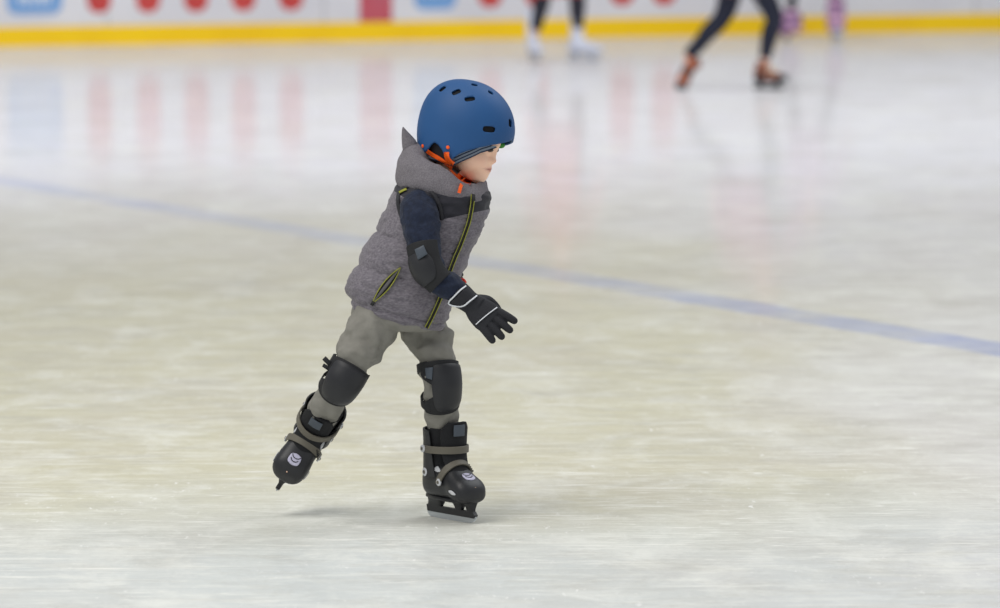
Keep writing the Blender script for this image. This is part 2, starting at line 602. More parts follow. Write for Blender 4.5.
for (x0, x1, yb, lb, txt) in ((7, 62, 14, 'light blue rounded sign with white lettering at the far left of the boards', True),
                         (414, 456, 9.5, 'light blue rounded sign on the boards behind the boy', False)):
    e = empty('advert_sign', BW((x0 + x1) / 2) + bnrm * 0.003)
    tag(e, lb, 'advert', 'blue signs on the boards')
    link('sign_face', Acc().add(*flat_on_board(rrect(x0, yb - 74, x1, yb, 10), 0.004)).mesh(), m_blue, e, smooth=False)
    a = Acc()
    if txt:
        for k in range(5):
            x = x0 + 13 + k * 7
            a.add(*flat_on_board(rrect(x - 1.6, yb - 28, x + 1.6, yb - 9, 1.2), 0.007))
        for k in (0, 2, 3):
            x = x0 + 16.5 + k * 7
            a.add(*flat_on_board(rrect(x - 3.4, yb - 20, x + 3.4, yb - 17, 1.0), 0.008))
    else:
        for k in range(4):
            x = x0 + 10 + k * 7
            a.add(*flat_on_board(rrect(x - 1.6, yb - 34, x + 1.6, yb - 14, 1.2), 0.007))
    link('lettering', a.mesh(), m_wht, e, smooth=False)
o = link('advert_banner', Acc().add(*flat_on_board([(359.5, -72), (392, -72), (392, 23.5), (359.5, 24)])).mesh(), m_panel, smooth=False)
tag(o, 'solid red rectangle on the white boards reaching down to the yellow strip', 'advert')

# ------------------------------------------------------------------ THE BOY
Ft = Vector((math.cos(0.70), -math.sin(0.70), 0))       # way his body faces
boy = empty('person', (P(400, 520).x, YC, 0))
tag(boy, 'small boy in blue helmet, grey vest and black pads, gliding with one arm out', 'person')

M_skin = vcol_mat('skin', 'tint', 0.5, sss=0.03)
M_vest = mat('heather_grey_quilting', (94, 90, 98), 0.85, rgb2=(126, 121, 128), nscale=210, bump=0.35, bscale=70, sheen=0.1, stretch=(0.55, 1, 1.2), contrast=(0.32, 0.68))
attr_two(M_vest, 'yoke', (42, 42, 50))
M_hood = mat('heather_grey_fleece', (102, 98, 104), 0.9, rgb2=(126, 122, 127), nscale=420, bump=0.3, bscale=180, contrast=(0.38, 0.62))
M_black = mat('black_nylon', (30, 30, 36), 0.7, bump=0.25, bscale=160, sheen=0.1)
M_navy = mat('navy_fleece', (19, 27, 46), 0.9, rgb2=(28, 38, 60), nscale=90, bump=0.5, bscale=120, sheen=0.05)
M_pants = mat('grey_trousers', (124, 122, 115), 0.85, rgb2=(134, 132, 125), nscale=30, bump=0.35, bscale=60)
M_pad = mat('black_pad_fabric', (27, 28, 31), 0.7, bump=0.2, bscale=300)
M_padcap = mat('charcoal_pad_shell', (38, 39, 43), 0.5, rgb2=(33, 34, 38), nscale=20)
M_padgrey = mat('grey_pad_patch', (70, 78, 88), 0.5)
M_glove = mat('black_glove', (34, 35, 40), 0.75, bump=0.3, bscale=260)
M_reflect = mat('white_piping', (222, 225, 230), 0.5)
M_yel = mat('lime_piping', (146, 148, 52), 0.6)
M_zip = mat('zip_tape', (40, 40, 40), 0.8)
M_helm = mat('matt_blue_shell', (24, 79, 134), 0.58, rgb2=(22, 75, 128), nscale=6, spec=0.45)
M_liner = mat('black_foam', (22, 24, 28), 0.85)
M_orange = mat('orange_strap', (250, 98, 22), 0.6)
M_buckle = mat('black_buckle', (35, 30, 30), 0.4)
M_green = mat('green_pad', (60, 140, 50), 0.6)
M_red = mat('red_tab', (230, 60, 40), 0.5)
M_eye = mat('eye_dark', (50, 36, 30), 0.15)

# ---- head
HC = P(466, 127.5, 0.0)
def head_matrix(az, pitch, roll=0.0):
    Rz = Matrix.Rotation(-az, 4, 'Z'); Ry = Matrix.Rotation(pitch, 4, 'Y'); Rx = Matrix.Rotation(roll, 4, 'X')
    return Matrix.Translation(HC) @ Rz @ Ry @ Rx
MH = head_matrix(math.radians(16), math.radians(13), math.radians(-4))
MHi = MH.inverted()

def head_local(nu=150, nv=110):
    c = np.array((0.020, 0, -0.045))
    blobs = [  # centre, radii, k
        ((-0.008, 0, -0.005), (0.092, 0.074, 0.092)),
        ((0.028, 0, -0.068), (0.050, 0.052, 0.050)),
        ((0.056, 0, -0.1045), (0.0255, 0.025, 0.021)),     # chin
        ((0.042, 0.030, -0.070), (0.034, 0.026, 0.030)), ((0.042, -0.030, -0.070), (0.034, 0.026, 0.030)),   # cheeks
        ((0.069, 0, -0.022), (0.024, 0.042, 0.022)),     # brow
        ((0.068, 0, -0.084), (0.016, 0.023, 0.018)),     # mouth mound
        ((0.0825, 0, -0.0620), (0.0120, 0.010, 0.009)),      # nose tip
        ((0.079, 0.009, -0.064), (0.009, 0.006, 0.006)), ((0.079, -0.009, -0.064), (0.009, 0.006, 0.006)),
        ((0.0815, 0, -0.046), (0.0095, 0.008, 0.021)),     # nose bridge
    ]
    lips = [((0.0820, 0, -0.0815), (0.0045, 0.013, 0.0032)), ((0.0810, 0, -0.0880), (0.0045, 0.011, 0.0036))]
    th = np.linspace(0, 2 * PI, nu, endpoint=False); ph = np.linspace(0.0, PI, nv)
    D = np.zeros((nv, nu, 3))
    # poles along local z
    D[..., 0] = np.sin(ph)[:, None] * np.cos(th)[None, :]
    D[..., 1] = np.sin(ph)[:, None] * np.sin(th)[None, :]
    D[..., 2] = np.cos(ph)[:, None]
    def sdf(p, bl, kk):
        s = None
        for cc, rr in bl:
            q = (p - np.array(cc)) / np.array(rr)
            k0 = np.linalg.norm(q, axis=-1); k1 = np.linalg.norm(q / np.array(rr), axis=-1)
            d = k0 * (k0 - 1.0) / (k1 + 1e-9)
            if s is None: s = d
            else:
                h = np.clip(0.5 + 0.5 * (s - d) / kk, 0, 1)
                s = s * (1 - h) + d * h - kk * h * (1 - h)
        return s
    def total(p):
        s = sdf(p, blobs[:7], 0.014)
        n_ = sdf(p, blobs[7:], 0.005)
        h = np.clip(0.5 + 0.5 * (s - n_) / 0.008, 0, 1); s = s * (1 - h) + n_ * h - 0.008 * h * (1 - h)
        l_ = sdf(p, lips, 0.0012)
        h = np.clip(0.5 + 0.5 * (s - l_) / 0.004, 0, 1); s = s * (1 - h) + l_ * h - 0.004 * h * (1 - h)
        for sg in (-1, 1):       # eye sockets
            q = np.linalg.norm((p - np.array((0.095, sg * 0.027, -0.037))) / np.array((1.0, 1.25, 0.8)), axis=-1) - 0.0145
            h = np.clip(0.5 - 0.5 * (s + q) / 0.008, 0, 1); s = s * (1 - h) + (-q) * h + 0.008 * h * (1 - h)
        return s
    t = np.full((nv, nu), 0.004)
    lo = np.full((nv, nu), 0.0); 
    # march outwards to the last inside point, then bisect
    ts = np.linspace(0.0, 0.17, 171); last = np.zeros((nv, nu))
    for tt in ts:
        s = total(c + D * tt); last = np.where(s < 0, tt, last)
    a_, b_ = last, last + 0.001
    for _ in range(6):
        mid = (a_ + b_) / 2; s = total(c + D * mid[..., None]); a_ = np.where(s < 0, mid, a_); b_ = np.where(s < 0, b_, mid)
    V = c + D * ((a_ + b_) / 2)[..., None]
    vs = []; fs = []
    top = V[0].mean(0); bot = V[-1].mean(0)
    for i in range(1, nv - 1):
        for k in range(nu): vs.append(Vector(V[i, k]))
    R = nv - 2
    for i in range(R - 1):
        for k in range(nu):
            k2 = (k + 1) % nu
            fs.append([i * nu + k, (i + 1) * nu + k, (i + 1) * nu + k2, i * nu + k2])
    ti = len(vs); vs.append(Vector(top)); bi = len(vs); vs.append(Vector(bot))
    for k in range(nu):
        k2 = (k + 1) % nu
        fs.append([ti, k, k2]); fs.append([bi, (R - 1) * nu + k2, (R - 1) * nu + k])
    return vs, fs

hv, hf = head_local()
bodyacc = Acc()
bodyacc.add([MH @ v for v in hv], hf)
# ears
for sg in (-1, 1):
    v, f = ellipsoid((-0.004, sg * 0.073, -0.040), (0.018, 0.007, 0.028), 20, 12, MH); bodyacc.add(v, f)
# neck and trunk
nk = MH @ Vector((-0.018, 0, -0.075))
bodyacc.add(*tube([(nk, 0.042), (P(452, 165, 0.0), 0.038), (P(446, 183, 0.0), 0.044), (P(440, 200, 0), 0.055)]))
def sec(xl, yl, xr, yr, b, d=0.0, n=2.3, vz=0.0):
    A = P(xl, yl, d); B = P(xr, yr, d)
    return ((A + B) / 2, (B - A) / 2, Vector((0, -b, vz)), n)
bodyacc.add(*loft([sec(425, 182, 462, 180, 0.05), sec(402, 196, 478, 194, 0.085), sec(398, 215, 474, 215, 0.09), sec(385, 245, 460, 248, 0.08),
                   sec(365, 280, 446, 285, 0.085), sec(362, 300, 436, 306, 0.075), sec(372, 312, 430, 316, 0.06)], 5, 32))

# joints (photo position + depth)
R_hip, R_knee, R_ank = P(379, 322, -0.045), P(343, 378, -0.075), P(315, 432, 0.075)
L_hip, L_knee, L_ank = P(420, 325, 0.05), P(441, 383, -0.01), P(443, 448, 0.045)
R_sh, R_el, R_wr = P(419, 203, -0.115), P(425, 266, -0.165), P(458, 294, -0.165)
L_sh, L_el, L_wr = P(448, 205, 0.10), P(424, 245, 0.140), P(434, 270, 0.125)
def mid(a, b, t=0.5): return a.lerp(b, t)
RLEG = [(P(378, 312, -0.030), 0.060), (P(373, 327, -0.045), 0.060), (P(362, 346, -0.058), 0.0555), (P(351, 366, -0.068), 0.0465), (P(343, 380, -0.074), 0.0425), (P(336, 392, -0.048), 0.039), (P(325, 408, -0.005), 0.0375), (P(319, 422, 0.040), 0.033)]
LLEG = [(P(418, 312, 0.040), 0.062), (P(424, 330, 0.040), 0.058), (P(433, 347, 0.020), 0.0510), (P(438, 366, 0.0), 0.0445), (P(440, 385, -0.008), 0.0415), (P(441, 405, 0.006), 0.0390), (P(442.5, 424, 0.024), 0.039), (P(443, 440, 0.036), 0.034)]
RARM = [(P(424, 205, -0.06), 0.034), (P(420, 206, -0.100), 0.044), (P(420, 220, -0.125), 0.0475), (P(423, 238, -0.145), 0.044), (P(427, 260, -0.160), 0.0375), (P(435, 276, -0.168), 0.036), (P(446, 284.5, -0.170), 0.034), (P(456, 292.5, -0.167), 0.030), (P(461, 296, -0.166), 0.026)]
LARM = [(P(446, 190, 0.06), 0.030), (P(449, 202, 0.095), 0.040), (mid(L_sh, L_el), 0.042), (L_el, 0.038), (mid(L_el, L_wr), 0.034), (L_wr, 0.029)]
for pth, last in ((RLEG, R_ank), (LLEG, L_ank)):
    bodyacc.add(*tube([(p, r - 0.014) for p, r in pth] + [(last, 0.02)], Ft, seg=20))
for pth in (RARM, LARM):
    bodyacc.add(*tube([(p, max(0.016, r - 0.014)) for p, r in pth], Ft, seg=18))
# ---- skate transforms: x to the toe, z up, origin on the blade's ground line
def frame(f, u, o):
    f = Vector(f).normalized(); u = Vector(u); u = (u - f * u.dot(f)).normalized(); l = u.cross(f)
    M = Matrix(((f.x, l.x, u.x, o.x), (f.y, l.y, u.y, o.y), (f.z, l.z, u.z, o.z), (0, 0, 0, 1)))
    return M
gL = PG(452, 520); gL.z = 0.0
aL = math.radians(53)
ML = frame((math.cos(aL), -math.sin(aL), 0), (0.0, 0, 1), gL)
ANK = Vector((-0.030, 0, 0.125))
fR = Vector((-0.40, -0.74, -0.54)); uR = Vector((0.40, -0.55, 0.73))
MR0 = frame(fR, uR, Vector((0, 0, 0)))
aR = P(313, 432, 0.09)
oR = aR - (MR0 @ ANK)
MR = frame(fR, uR, oR)
for M in (ML, MR):
    bodyacc.add(*ellipsoid((0.015, 0, 0.085), (0.085, 0.028, 0.026), 20, 12, M))
    bodyacc.add(*tube([(M @ Vector((-0.03, 0, 0.08)), 0.028), (M @ Vector((-0.033, 0, 0.16)), 0.028), (M @ Vector((-0.033, 0, 0.22)), 0.032)], Ft, seg=16))

# ---- hands: fingers as chains (photo pixels + depth); back of the hand towards the camera
def hand_parts(base, tipv, across, normal, s=1.0, curl=0.35, spread=0.22, r=0.0075):
    """wrist point, direction of the fingers, direction to the thumb side, normal of the back of the hand"""
    f = Vector(tipv).normalized(); a = Vector(across); a = (a - f * a.dot(f)).normalized(); n = f.cross(a)
    if n.dot(Vector(normal)) < 0: n = -n
    out = []
    palm = [(base - f * 0.012 * s, 0.021 * s, 0.75), (base + f * 0.008 * s, 0.022 * s, 0.62), (base + f * 0.028 * s, 0.030 * s, 0.45), (base + f * 0.052 * s, 0.034 * s, 0.38), (base + f * 0.066 * s, 0.032 * s, 0.34)]
    out.append(tube(palm, n, sub=5, seg=26, n=2.4))
    offs = [0.0235, 0.008, -0.0075, -0.0225]; ln = [0.046, 0.051, 0.047, 0.038]
    for i in range(4):
        b0 = base + f * 0.058 * s + a * offs[i] * s
        dd = (f + a * spread * (offs[i] / 0.02)).normalized()
        L = ln[i] * s
        p0 = b0; p1 = b0 + dd * L * 0.45
        d2 = (dd * math.cos(curl) - n * math.sin(curl)); p2 = p1 + d2 * L * 0.32
        d3 = (dd * math.cos(curl * 2) - n * math.sin(curl * 2)); p3 = p2 + d3 * L * 0.23
        out.append(tube([(p0 - dd * 0.012, r * 1.05 * s), (p0, r * 1.08 * s), (p1, r * 1.02 * s), (p2, r * .96 * s), (p3, r * .85 * s)], n, sub=4, seg=14, round_ends=True))
    t0 = base + f * 0.016 * s + a * 0.018 * s - n * 0.006
    t1 = t0 + (a * 0.62 + f * 0.55 - n * 0.65).normalized() * 0.026 * s
    t2 = t1 + (a * 0.15 + f * 0.85 - n * 0.55).normalized() * 0.020 * s
    t3 = t2 + (-a * 0.1 + f * 0.9 - n * 0.4).normalized() * 0.014 * s
    out.append(tube([(t0, r * 1.4 * s), (t1, r * 1.2 * s), (t2, r * 1.08 * s), (t3, r * .9 * s)], n, sub=4, seg=14, round_ends=True))
    return out
hb = P(468, 301, -0.165)
hf_ = (P(507, 334, -0.185) - hb)
hup = P(480, 280, -0.150) - P(464, 303, -0.17)
rh_args = dict(base=hb, tipv=hf_, across=hup, normal=Vector((0.1, -1, 0.15)))
for v, f in hand_parts(s=0.98, curl=0.14, spread=0.19, r=0.0060, **rh_args): bodyacc.add(v, f)
lb = P(434, 273, 0.125)
lh_args = dict(base=lb, tipv=Vector((0.25, 0.65, -0.15)), across=Vector((0.5, -0.3, 0.5)), normal=Vector((0.1, 0.7, 0.6)))
for v, f in hand_parts(s=0.85, curl=0.4, r=0.0062, **lh_args): bodyacc.add(v, f)

bm_ = remesh(bodyacc, 0.003, 2, 0.5)
# skin colouring by place on the head
ca = bm_.color_attributes.new('tint', 'FLOAT_COLOR', 'POINT')
n = len(bm_.vertices)
arr = np.zeros((n, 4)); arr[:, 3] = 1
sk = np.array(lin((255, 210, 182))[:3]); blush = np.array(lin((232, 162, 140))[:3]); lipc = np.array(lin((200, 118, 108))[:3]); browc = np.array(lin((150, 112, 88))[:3])
co = np.zeros(n * 3); bm_.vertices.foreach_get('co', co); co = co.reshape(-1, 3)
Mi = np.array(MHi); L = co @ Mi[:3, :3].T + Mi[:3, 3]
def gau(c, r): return np.exp(-(((L - np.array(c)) / np.array(r)) ** 2).sum(1))
C = np.tile(sk, (n, 1))
def blend(C, c, w): return C * (1 - w[:, None]) + c * w[:, None]
for sg in (-1, 1):
    C = blend(C, blush, 0.22 * gau((0.065, sg * 0.042, -0.066), (0.03, 0.018, 0.016)))
    C = blend(C, browc, np.clip(1.2 * gau((0.080, sg * 0.027, -0.0235), (0.03, 0.015, 0.0028)), 0, .75))
    C = blend(C, np.array(lin((190, 130, 112))[:3]), 0.5 * gau((0.075, sg * 0.028, -0.037), (0.03, 0.012, 0.006)))
C = blend(C, blush, 0.35 * gau((0.095, 0, -0.063), (0.012, 0.012, 0.008)))
C = blend(C, lipc, np.clip(1.3 * gau((0.080, 0, -0.0848), (0.015, 0.016, 0.0052)), 0, 0.75))
C = blend(C, np.array(lin((130, 62, 60))[:3]), np.clip(1.2 * gau((0.078, 0, -0.0848), (0.020, 0.021, 0.0014)), 0, 0.7))
arr[:, :3] = C
ca.data.foreach_set('color', arr.ravel())
body = link('body', bm_, M_skin, boy)
body['label'] = 'skin of the boy with pale face turned to the right'
for sg in (-1, 1):
    e = Acc(); e.add(*ellipsoid((0.0785, sg * 0.025, -0.0365), (0.0090, 0.0100, 0.0060), 18, 12, MH))
    link('eye', e.mesh(), M_eye, boy)

# ---- helmet
HA, HB, HH = 0.1195, 0.100, 0.1155
def helm_pt(th, z, k=1.0):
    if z >= 0:
        e_ = 2.12 - 0.17 * max(0.0, math.cos(th)) + 0.30 * max(0.0, -math.cos(th))
        q = max(0.0, 1 - (z / HH) ** e_) ** (1 / e_)
    else:
        q = 1 - (0.10 + 0.13 * max(0.0, -math.cos(th))) * (z / 0.1) ** 2
    c, s = math.cos(th), math.sin(th)
    ft = 1.0 + (0.02 if c > 0 else 0.0) * c
    return Vector((HA * q * c * ft, HB * q * s, z)) * k
def dome(zedge, k=1.0, nt=120, nz_=34):
    vs = [helm_pt(0, HH * 0.99999, k)]; fs = []
    vs[0] = Vector((0, 0, HH * k))
    for i in range(1, nz_ + 1):
        s = i / nz_
        for j in range(nt):
            th = 2 * PI * j / nt; ze = zedge(th)
            # angle-based spacing above the equator, linear below
            full = HH * PI / 2 - ze if ze < 0 else HH * math.acos(min(1, ze / HH))
            arc = s * full
            if arc < HH * PI / 2: z = HH * math.cos(arc / HH)
            else: z = -(arc - HH * PI / 2)
            vs.append(helm_pt(th, z, k))
    for j in range(nt): fs.append([0, 1 + j, 1 + (j + 1) % nt])
    for i in range(nz_ - 1):
        for j in range(nt):
            j2 = (j + 1) % nt
            fs.append([1 + i * nt + j, 1 + (i + 1) * nt + j, 1 + (i + 1) * nt + j2, 1 + i * nt + j2])
    return vs, fs
fv, ff = dome(lambda t: -0.11)
full_b = bvh_of(mesh_of([MH @ v for v in fv], ff))
edge_px = [(420.5, 148), (424, 152.5), (427.5, 150.5), (430.5, 145), (434, 142.5), (438, 144.5), (442, 150), (445, 156.5), (449, 160.5), (453, 158.5), (459, 154), (468, 150.5), (479, 147.5), (491, 145), (502, 143.2), (509, 141.5), (512, 140)]
tb = []
for (x, y) in edge_px:
    h, _ = hit(full_b, x, y)
    if h:
        l = MHi @ h
        th = math.atan2(l.y / HB, l.x / HA); tb.append((abs(th), l.z))
tb.sort(); tb.insert(0, (0.0, tb[0][1] + 0.004))
TH = np.array([t for t, _ in tb]); ZE = np.array([z for _, z in tb])
print('helmet edge', [(round(a, 2), round(b, 3)) for a, b in tb])
def zedge(th):
    a = abs(((th + PI) % (2 * PI)) - PI)
    return float(np.interp(a, TH, ZE))
hvv, hff = dome(zedge, 1.0, 200, 40)
shell_me = fix_normals(mesh_of([MH @ v for v in hvv], hff))
helm_b = bvh_of(shell_me)
shell_me = solid(shell_me, 0.005, -1)
# vents cut through the shell
cutters = Acc()
def vent_cut(px, py, w, h, ang, mirror=True):
    p, nn = hit(helm_b, px, py)
    if p is None: return
    if nn.dot(ray(px, py)) > 0: nn = -nn
    r = Vector((math.cos(ang), 0, -math.sin(ang)))
    U = (r - nn * r.dot(nn)).normalized(); V = nn.cross(U)
    def shape(p, U, V, nn):
        vs, fs = loft([(p - nn * 0.03, U * w / 2, V * h / 2, 3.2), (p + nn * 0.03, U * w / 2, V * h / 2, 3.2)], 1, 20)
        return vs, fs
    cutters.add(*shape(p, U, V, nn))
    if mirror:
        S = Matrix.Diagonal((1, -1, 1, 1))
        T = MH @ S @ MHi; R3 = T.to_3x3()
        cutters.add(*shape(T @ p, R3 @ U, R3 @ V, R3 @ nn))
vent_cut(442.2, 88.6, 0.019, 0.0165, math.radians(-60))
vent_cut(456.3, 91.8, 0.023, 0.0160, math.radians(-32))
vent_cut(469.8, 98.8, 0.026, 0.0135, math.radians(-12))
vent_cut(489.3, 129.3, 0.033, 0.0150, math.radians(4))
vent_cut(474.5, 84.6, 0.016, 0.013, math.radians(10), False)
vent_cut(490.8, 92.4, 0.014, 0.013, math.radians(30), False)
vent_cut(510.6, 123, 0.017, 0.021, math.radians(0), True)
cm = cutters.mesh()
cob = bpy.data.objects.new('cutwork', cm); col.objects.link(cob)
try:
    cut = evaluated(shell_me, [('BOOLEAN', {'operation': 'DIFFERENCE', 'object': cob, 'solver': 'EXACT', 'use_self': True})])
    if len(cut.polygons) > 500: shell_me = cut
except Exception as ex:
    print('boolean failed', ex)
bpy.data.objects.remove(cob)
helmet = link('helmet', shell_me, M_helm, boy)
helmet['label'] = 'matt blue skate helmet with slot vents'
sub_m = [Vector(v) for v in hvv]
lv, lf = dome(lambda t: zedge(t) + 0.006, 0.945, 140, 30)
link('helmet_liner', solid(fix_normals(mesh_of([MH @ v for v in lv], lf)), 0.006, -1), M_liner, helmet)
# dark padding seen in the ear notch, with grey stripes
lv, lf = dome(lambda t: -0.098 if 1.55 < abs(((t + PI) % (2 * PI)) - PI) < 2.75 else zedge(t) + 0.01, 0.90, 140, 30)
padm = mesh_of([MH @ v for v in lv], lf)
M_padstr = mat('striped_pad', (24, 25, 30), 0.8)
link('ear_padding', padm, M_padstr, helmet)
for (x, y) in ((448, 147.3), (423, 146)):
    p, nn = hit(helm_b, x, y)
    if p:
        if nn.dot(ray(x, y)) > 0: nn = -nn
        for mm in (Matrix.Identity(4), MH @ Matrix.Diagonal((1, -1, 1, 1)) @ MHi):
            a = Acc().add(*disc(mm @ (p + nn * 0.0005), mm.to_3x3() @ nn, 0.0045, 0.0018)); link('rivet', a.mesh(), M_orange, helmet)

# ---- striped cap under the helmet
def cap_edge(t):
    a = abs(((t + PI) % (2 * PI)) - PI)
    return float(np.interp(a, CTH, CZ))
def cap_pt(th, z):
    q = math.sqrt(max(0, 1 - (max(z, 0) / 0.099) ** 2)) if z > 0 else 1 - 0.16 * (z / 0.1) ** 2
    return Vector((-0.006 + 0.097 * q * math.cos(th), 0.0805 * q * math.sin(th), z))
nt, nzz = 140, 40
cv = [cap_pt(2 * PI * j / 120, 0.05 - 0.16 * i / 40) for i in range(41) for j in range(120)]
cfull = bvh_of(mesh_of([MH @ v for v in cv], [[i * 120 + j, i * 120 + (j + 1) % 120, (i + 1) * 120 + (j + 1) % 120, (i + 1) * 120 + j] for i in range(40) for j in range(120)]))
ct = []
for (x, y) in [(496, 147.5), (490, 149.8), (480, 153), (470, 158), (461, 162), (453, 166)]:
    h, _ = hit(cfull, x, y)
    if h:
        l = MHi @ h; ct.append((abs(math.atan2(l.y / 0.0805, (l.x + 0.006) / 0.097)), l.z))
ct.sort(); CTH = [0.0] + [t for t, _ in ct]; CZ = [ct[0][1] + 0.002] + [z for _, z in ct]
print('cap', CTH, CZ)
vs = [Vector((-0.006, 0, 0.099))]; fs = []; sdv = [1.0]
for i in range(1, nzz + 1):
    for j in range(nt):
        th = 2 * PI * j / nt; ze = cap_edge(th); s = i / nzz
        z = 0.099 * math.cos(min(1.0, s * 1.6) * PI / 2) if s < 0.625 else (s - 0.625) / 0.375 * ze
        vs.append(cap_pt(th, z)); sdv.append(z - ze)
for j in range(nt): fs.append([0, 1 + j, 1 + (j + 1) % nt])
for i in range(nzz - 1):
    for j in range(nt):
        j2 = (j + 1) % nt; fs.append([1 + i * nt + j, 1 + (i + 1) * nt + j, 1 + (i + 1) * nt + j2, 1 + i * nt + j2])
cme = mesh_of([MH @ v for v in vs], fs)
at = cme.attributes.new('stripe', 'FLOAT', 'POINT'); at.data.foreach_set('value', sdv)
M_cap = mat('striped_cap', (40, 50, 72), 0.85)
nt_ = M_cap.node_tree
aa = nt_.nodes.new('ShaderNodeAttribute'); aa.attribute_name = 'stripe'
w = nt_.nodes.new('ShaderNodeMath'); w.operation = 'MULTIPLY'; w.inputs[1].default_value = 105.0
nt_.links.new(aa.outputs['Fac'], w.inputs[0])
fr = nt_.nodes.new('ShaderNodeMath'); fr.operation = 'FRACT'; nt_.links.new(w.outputs[0], fr.inputs[0])
gt = nt_.nodes.new('ShaderNodeMath'); gt.operation = 'GREATER_THAN'; gt.inputs[1].default_value = 0.42; nt_.links.new(fr.outputs[0], gt.inputs[0])
mxx = nt_.nodes.new('ShaderNodeMix'); mxx.data_type = 'RGBA'; mxx.inputs['A'].default_value = lin((40, 52, 76)); mxx.inputs['B'].default_value = lin((126, 136, 150))
nt_.links.new(gt.outputs[0], mxx.inputs['Factor']); nt_.links.new(mxx.outputs['Result'], nt_.nodes['Principled BSDF'].inputs['Base Color'])
beanie = link('beanie', solid(cme, 0.003, 0), M_cap, boy)
beanie['label'] = 'thin cap striped grey and navy showing below the helmet'
g = Acc().add(*ellipsoid((0.083, 0.040, -0.022), (0.013, 0.012, 0.009), 14, 10, MH))
link('helmet_pad', g.mesh(), M_green, helmet)['label'] = 'green forehead pad'

# ---- padded vest
def vest_disp(t, a, p):
    # quilted channels running round, plus creases
    w = (p.z * 1.0 + p.x * 0.25) * 22.0
    puff = abs(math.sin(w * PI * 0.5)) ** 0.45 * 0.0115
    if p.z > P(440, 212).z: puff = 0.0085
    edge = min(1.0, t * 8.0) 
    return (puff - 0.008) * edge + nz(p, 16, 3) * 0.006 + nz(Vector((p.x + p.z * 0.4, p.y, p.z * 2.2)), 36, 9) * 0.0045
vest_secs = [sec(357, 311, 442, 330, 0.096), sec(352, 307, 447, 324, 0.108), sec(348, 298, 449, 314, 0.115), sec(347.5, 286, 452, 300, 0.120), sec(355, 267, 461, 275, 0.122), sec(366, 246, 473, 246, 0.122),
             sec(378, 226, 484, 222, 0.122), sec(387, 207, 490, 202, 0.122), sec(392, 195, 490, 193, 0.120, n=2.4), sec(399, 184, 485, 189.5, 0.106, n=2.1),
             sec(414, 179, 476, 189, 0.080), sec(428, 178, 466, 187, 0.050)]
vv, vf = loft(vest_secs, 12, 120, vest_disp)
vme = fix_normals(mesh_of(vv, vf))
def to_px(p):
    q = p - ORG; c, s = math.cos(PITCH), math.sin(PITCH)
    dz = q.y * c - q.z * s; u = q.y * s + q.z * c
    return 500 + F * q.x / dz, 304 - F * u / dz
yk = []
for v in vme.vertices:
    x, y = to_px(v.co)
    if v.co.y < YC + 0.02:
        l1 = 187 + (x - 388) * 0.66; l2 = 220 - (x - 440) * 0.22
    else:
        l1 = 212; l2 = 212
    yk.append((min(l1, l2) - y) * 0.01)
at = vme.attributes.new('yoke', 'FLOAT', 'POINT'); at.data.foreach_set('value', yk)
vest = link('vest', vme, M_vest, boy)
vest['label'] = 'grey quilted vest with a black yoke'
vest_b = bvh_of(vme)
# hem binding
# armhole: dark ring round the sleeve
def ring(c, U, V, r, seg=48, tseg=10):
    vs = []; fs = []
    W = U.cross(V).normalized()
    for i in range(seg):
        a = 2 * PI * i / seg; p = c + U * math.cos(a) + V * math.sin(a); o = (U * math.cos(a) + V * math.sin(a)).normalized()
        for j in range(tseg):
            b = 2 * PI * j / tseg; vs.append(p + o * r * math.cos(b) + W * r * math.sin(b))
    for i in range(seg):
        for j in range(tseg):
            i2 = (i + 1) % seg; j2 = (j + 1) % tseg
            fs.append([i * tseg + j, i2 * tseg + j, i2 * tseg + j2, i * tseg + j2])
    return vs, fs
link('armhole_binding', Acc().add(*ribbon(vest_b, [(404, 224), (399.5, 212), (397.5, 200), (399.5, 191), (406, 186), (416, 184.5), (427, 188), (435, 196), (440.5, 208), (442, 220)], 3.4, 0.001, 0.007, smooth=3)).mesh(), M_black, vest)
# brand-free little tab at the shoulder
link('shoulder_tab', Acc().add(*ribbon(vest_b, [(399, 192.5), (402.5, 190.5), (406.5, 188.8)], 2.2, 0.009, 0.002)).mesh(), M_yel, vest)['label'] = 'lime shoulder tab'
# zip
zp = [(473, 194), (472.5, 202), (471, 212), (468, 225), (461, 244), (455, 258), (449, 274), (442, 294), (434, 313), (426.5, 328)]
zip_ = link('zip', Acc().add(*ribbon(vest_b, zp, 3.8, 0.002, 0.002)).mesh(), M_zip, vest)
for s in (-1, 1):
    link('zip_piping', Acc().add(*ribbon(vest_b, [(x + s * 1.6, y + s * 0.6) for x, y in zp], 0.9, 0.0035, 0.003)).mesh(), M_yel, zip_)
link('zip_pull', Acc().add(*ribbon(vest_b, [(473, 190), (473.5, 196), (474, 201)], 3.2, 0.006, 0.003)).mesh(), M_zip, zip_)
# slanted pocket
def spindle(side):
    a = np.array((400.5, 267.5)); b = np.array((372.5, 303.0)); d = b - a; L_ = np.linalg.norm(d); t = d / L_; nn = np.array((-t[1], t[0]))
    out = []
    for k in range(13):
        s = k / 12; out.append(tuple(a + d * s + nn * side * 3.9 * math.sin(PI * s) ** 0.9))
    return out
pk = link('pocket', Acc().add(*ribbon(vest_b, [(x, y, 0.8 + 6.6 * math.sin(PI * i / 12)) for i, (x, y) in enumerate(spindle(0))], 6, 0.0015, 0.002)).mesh(), M_zip, vest)
for s in (-1, 1):
    link('pocket_piping', Acc().add(*ribbon(vest_b, spindle(s), 0.95, 0.003, 0.003)).mesh(), M_yel, pk)
link('pocket_inner', Acc().add(*ribbon(vest_b, [(x, y, 0.5 + 2.6 * math.sin(PI * i / 12)) for i, (x, y) in enumerate(spindle(0))], 6, 0.004, 0.002)).mesh(), mat('pocket_grey', (92, 90, 92), 0.8), pk)
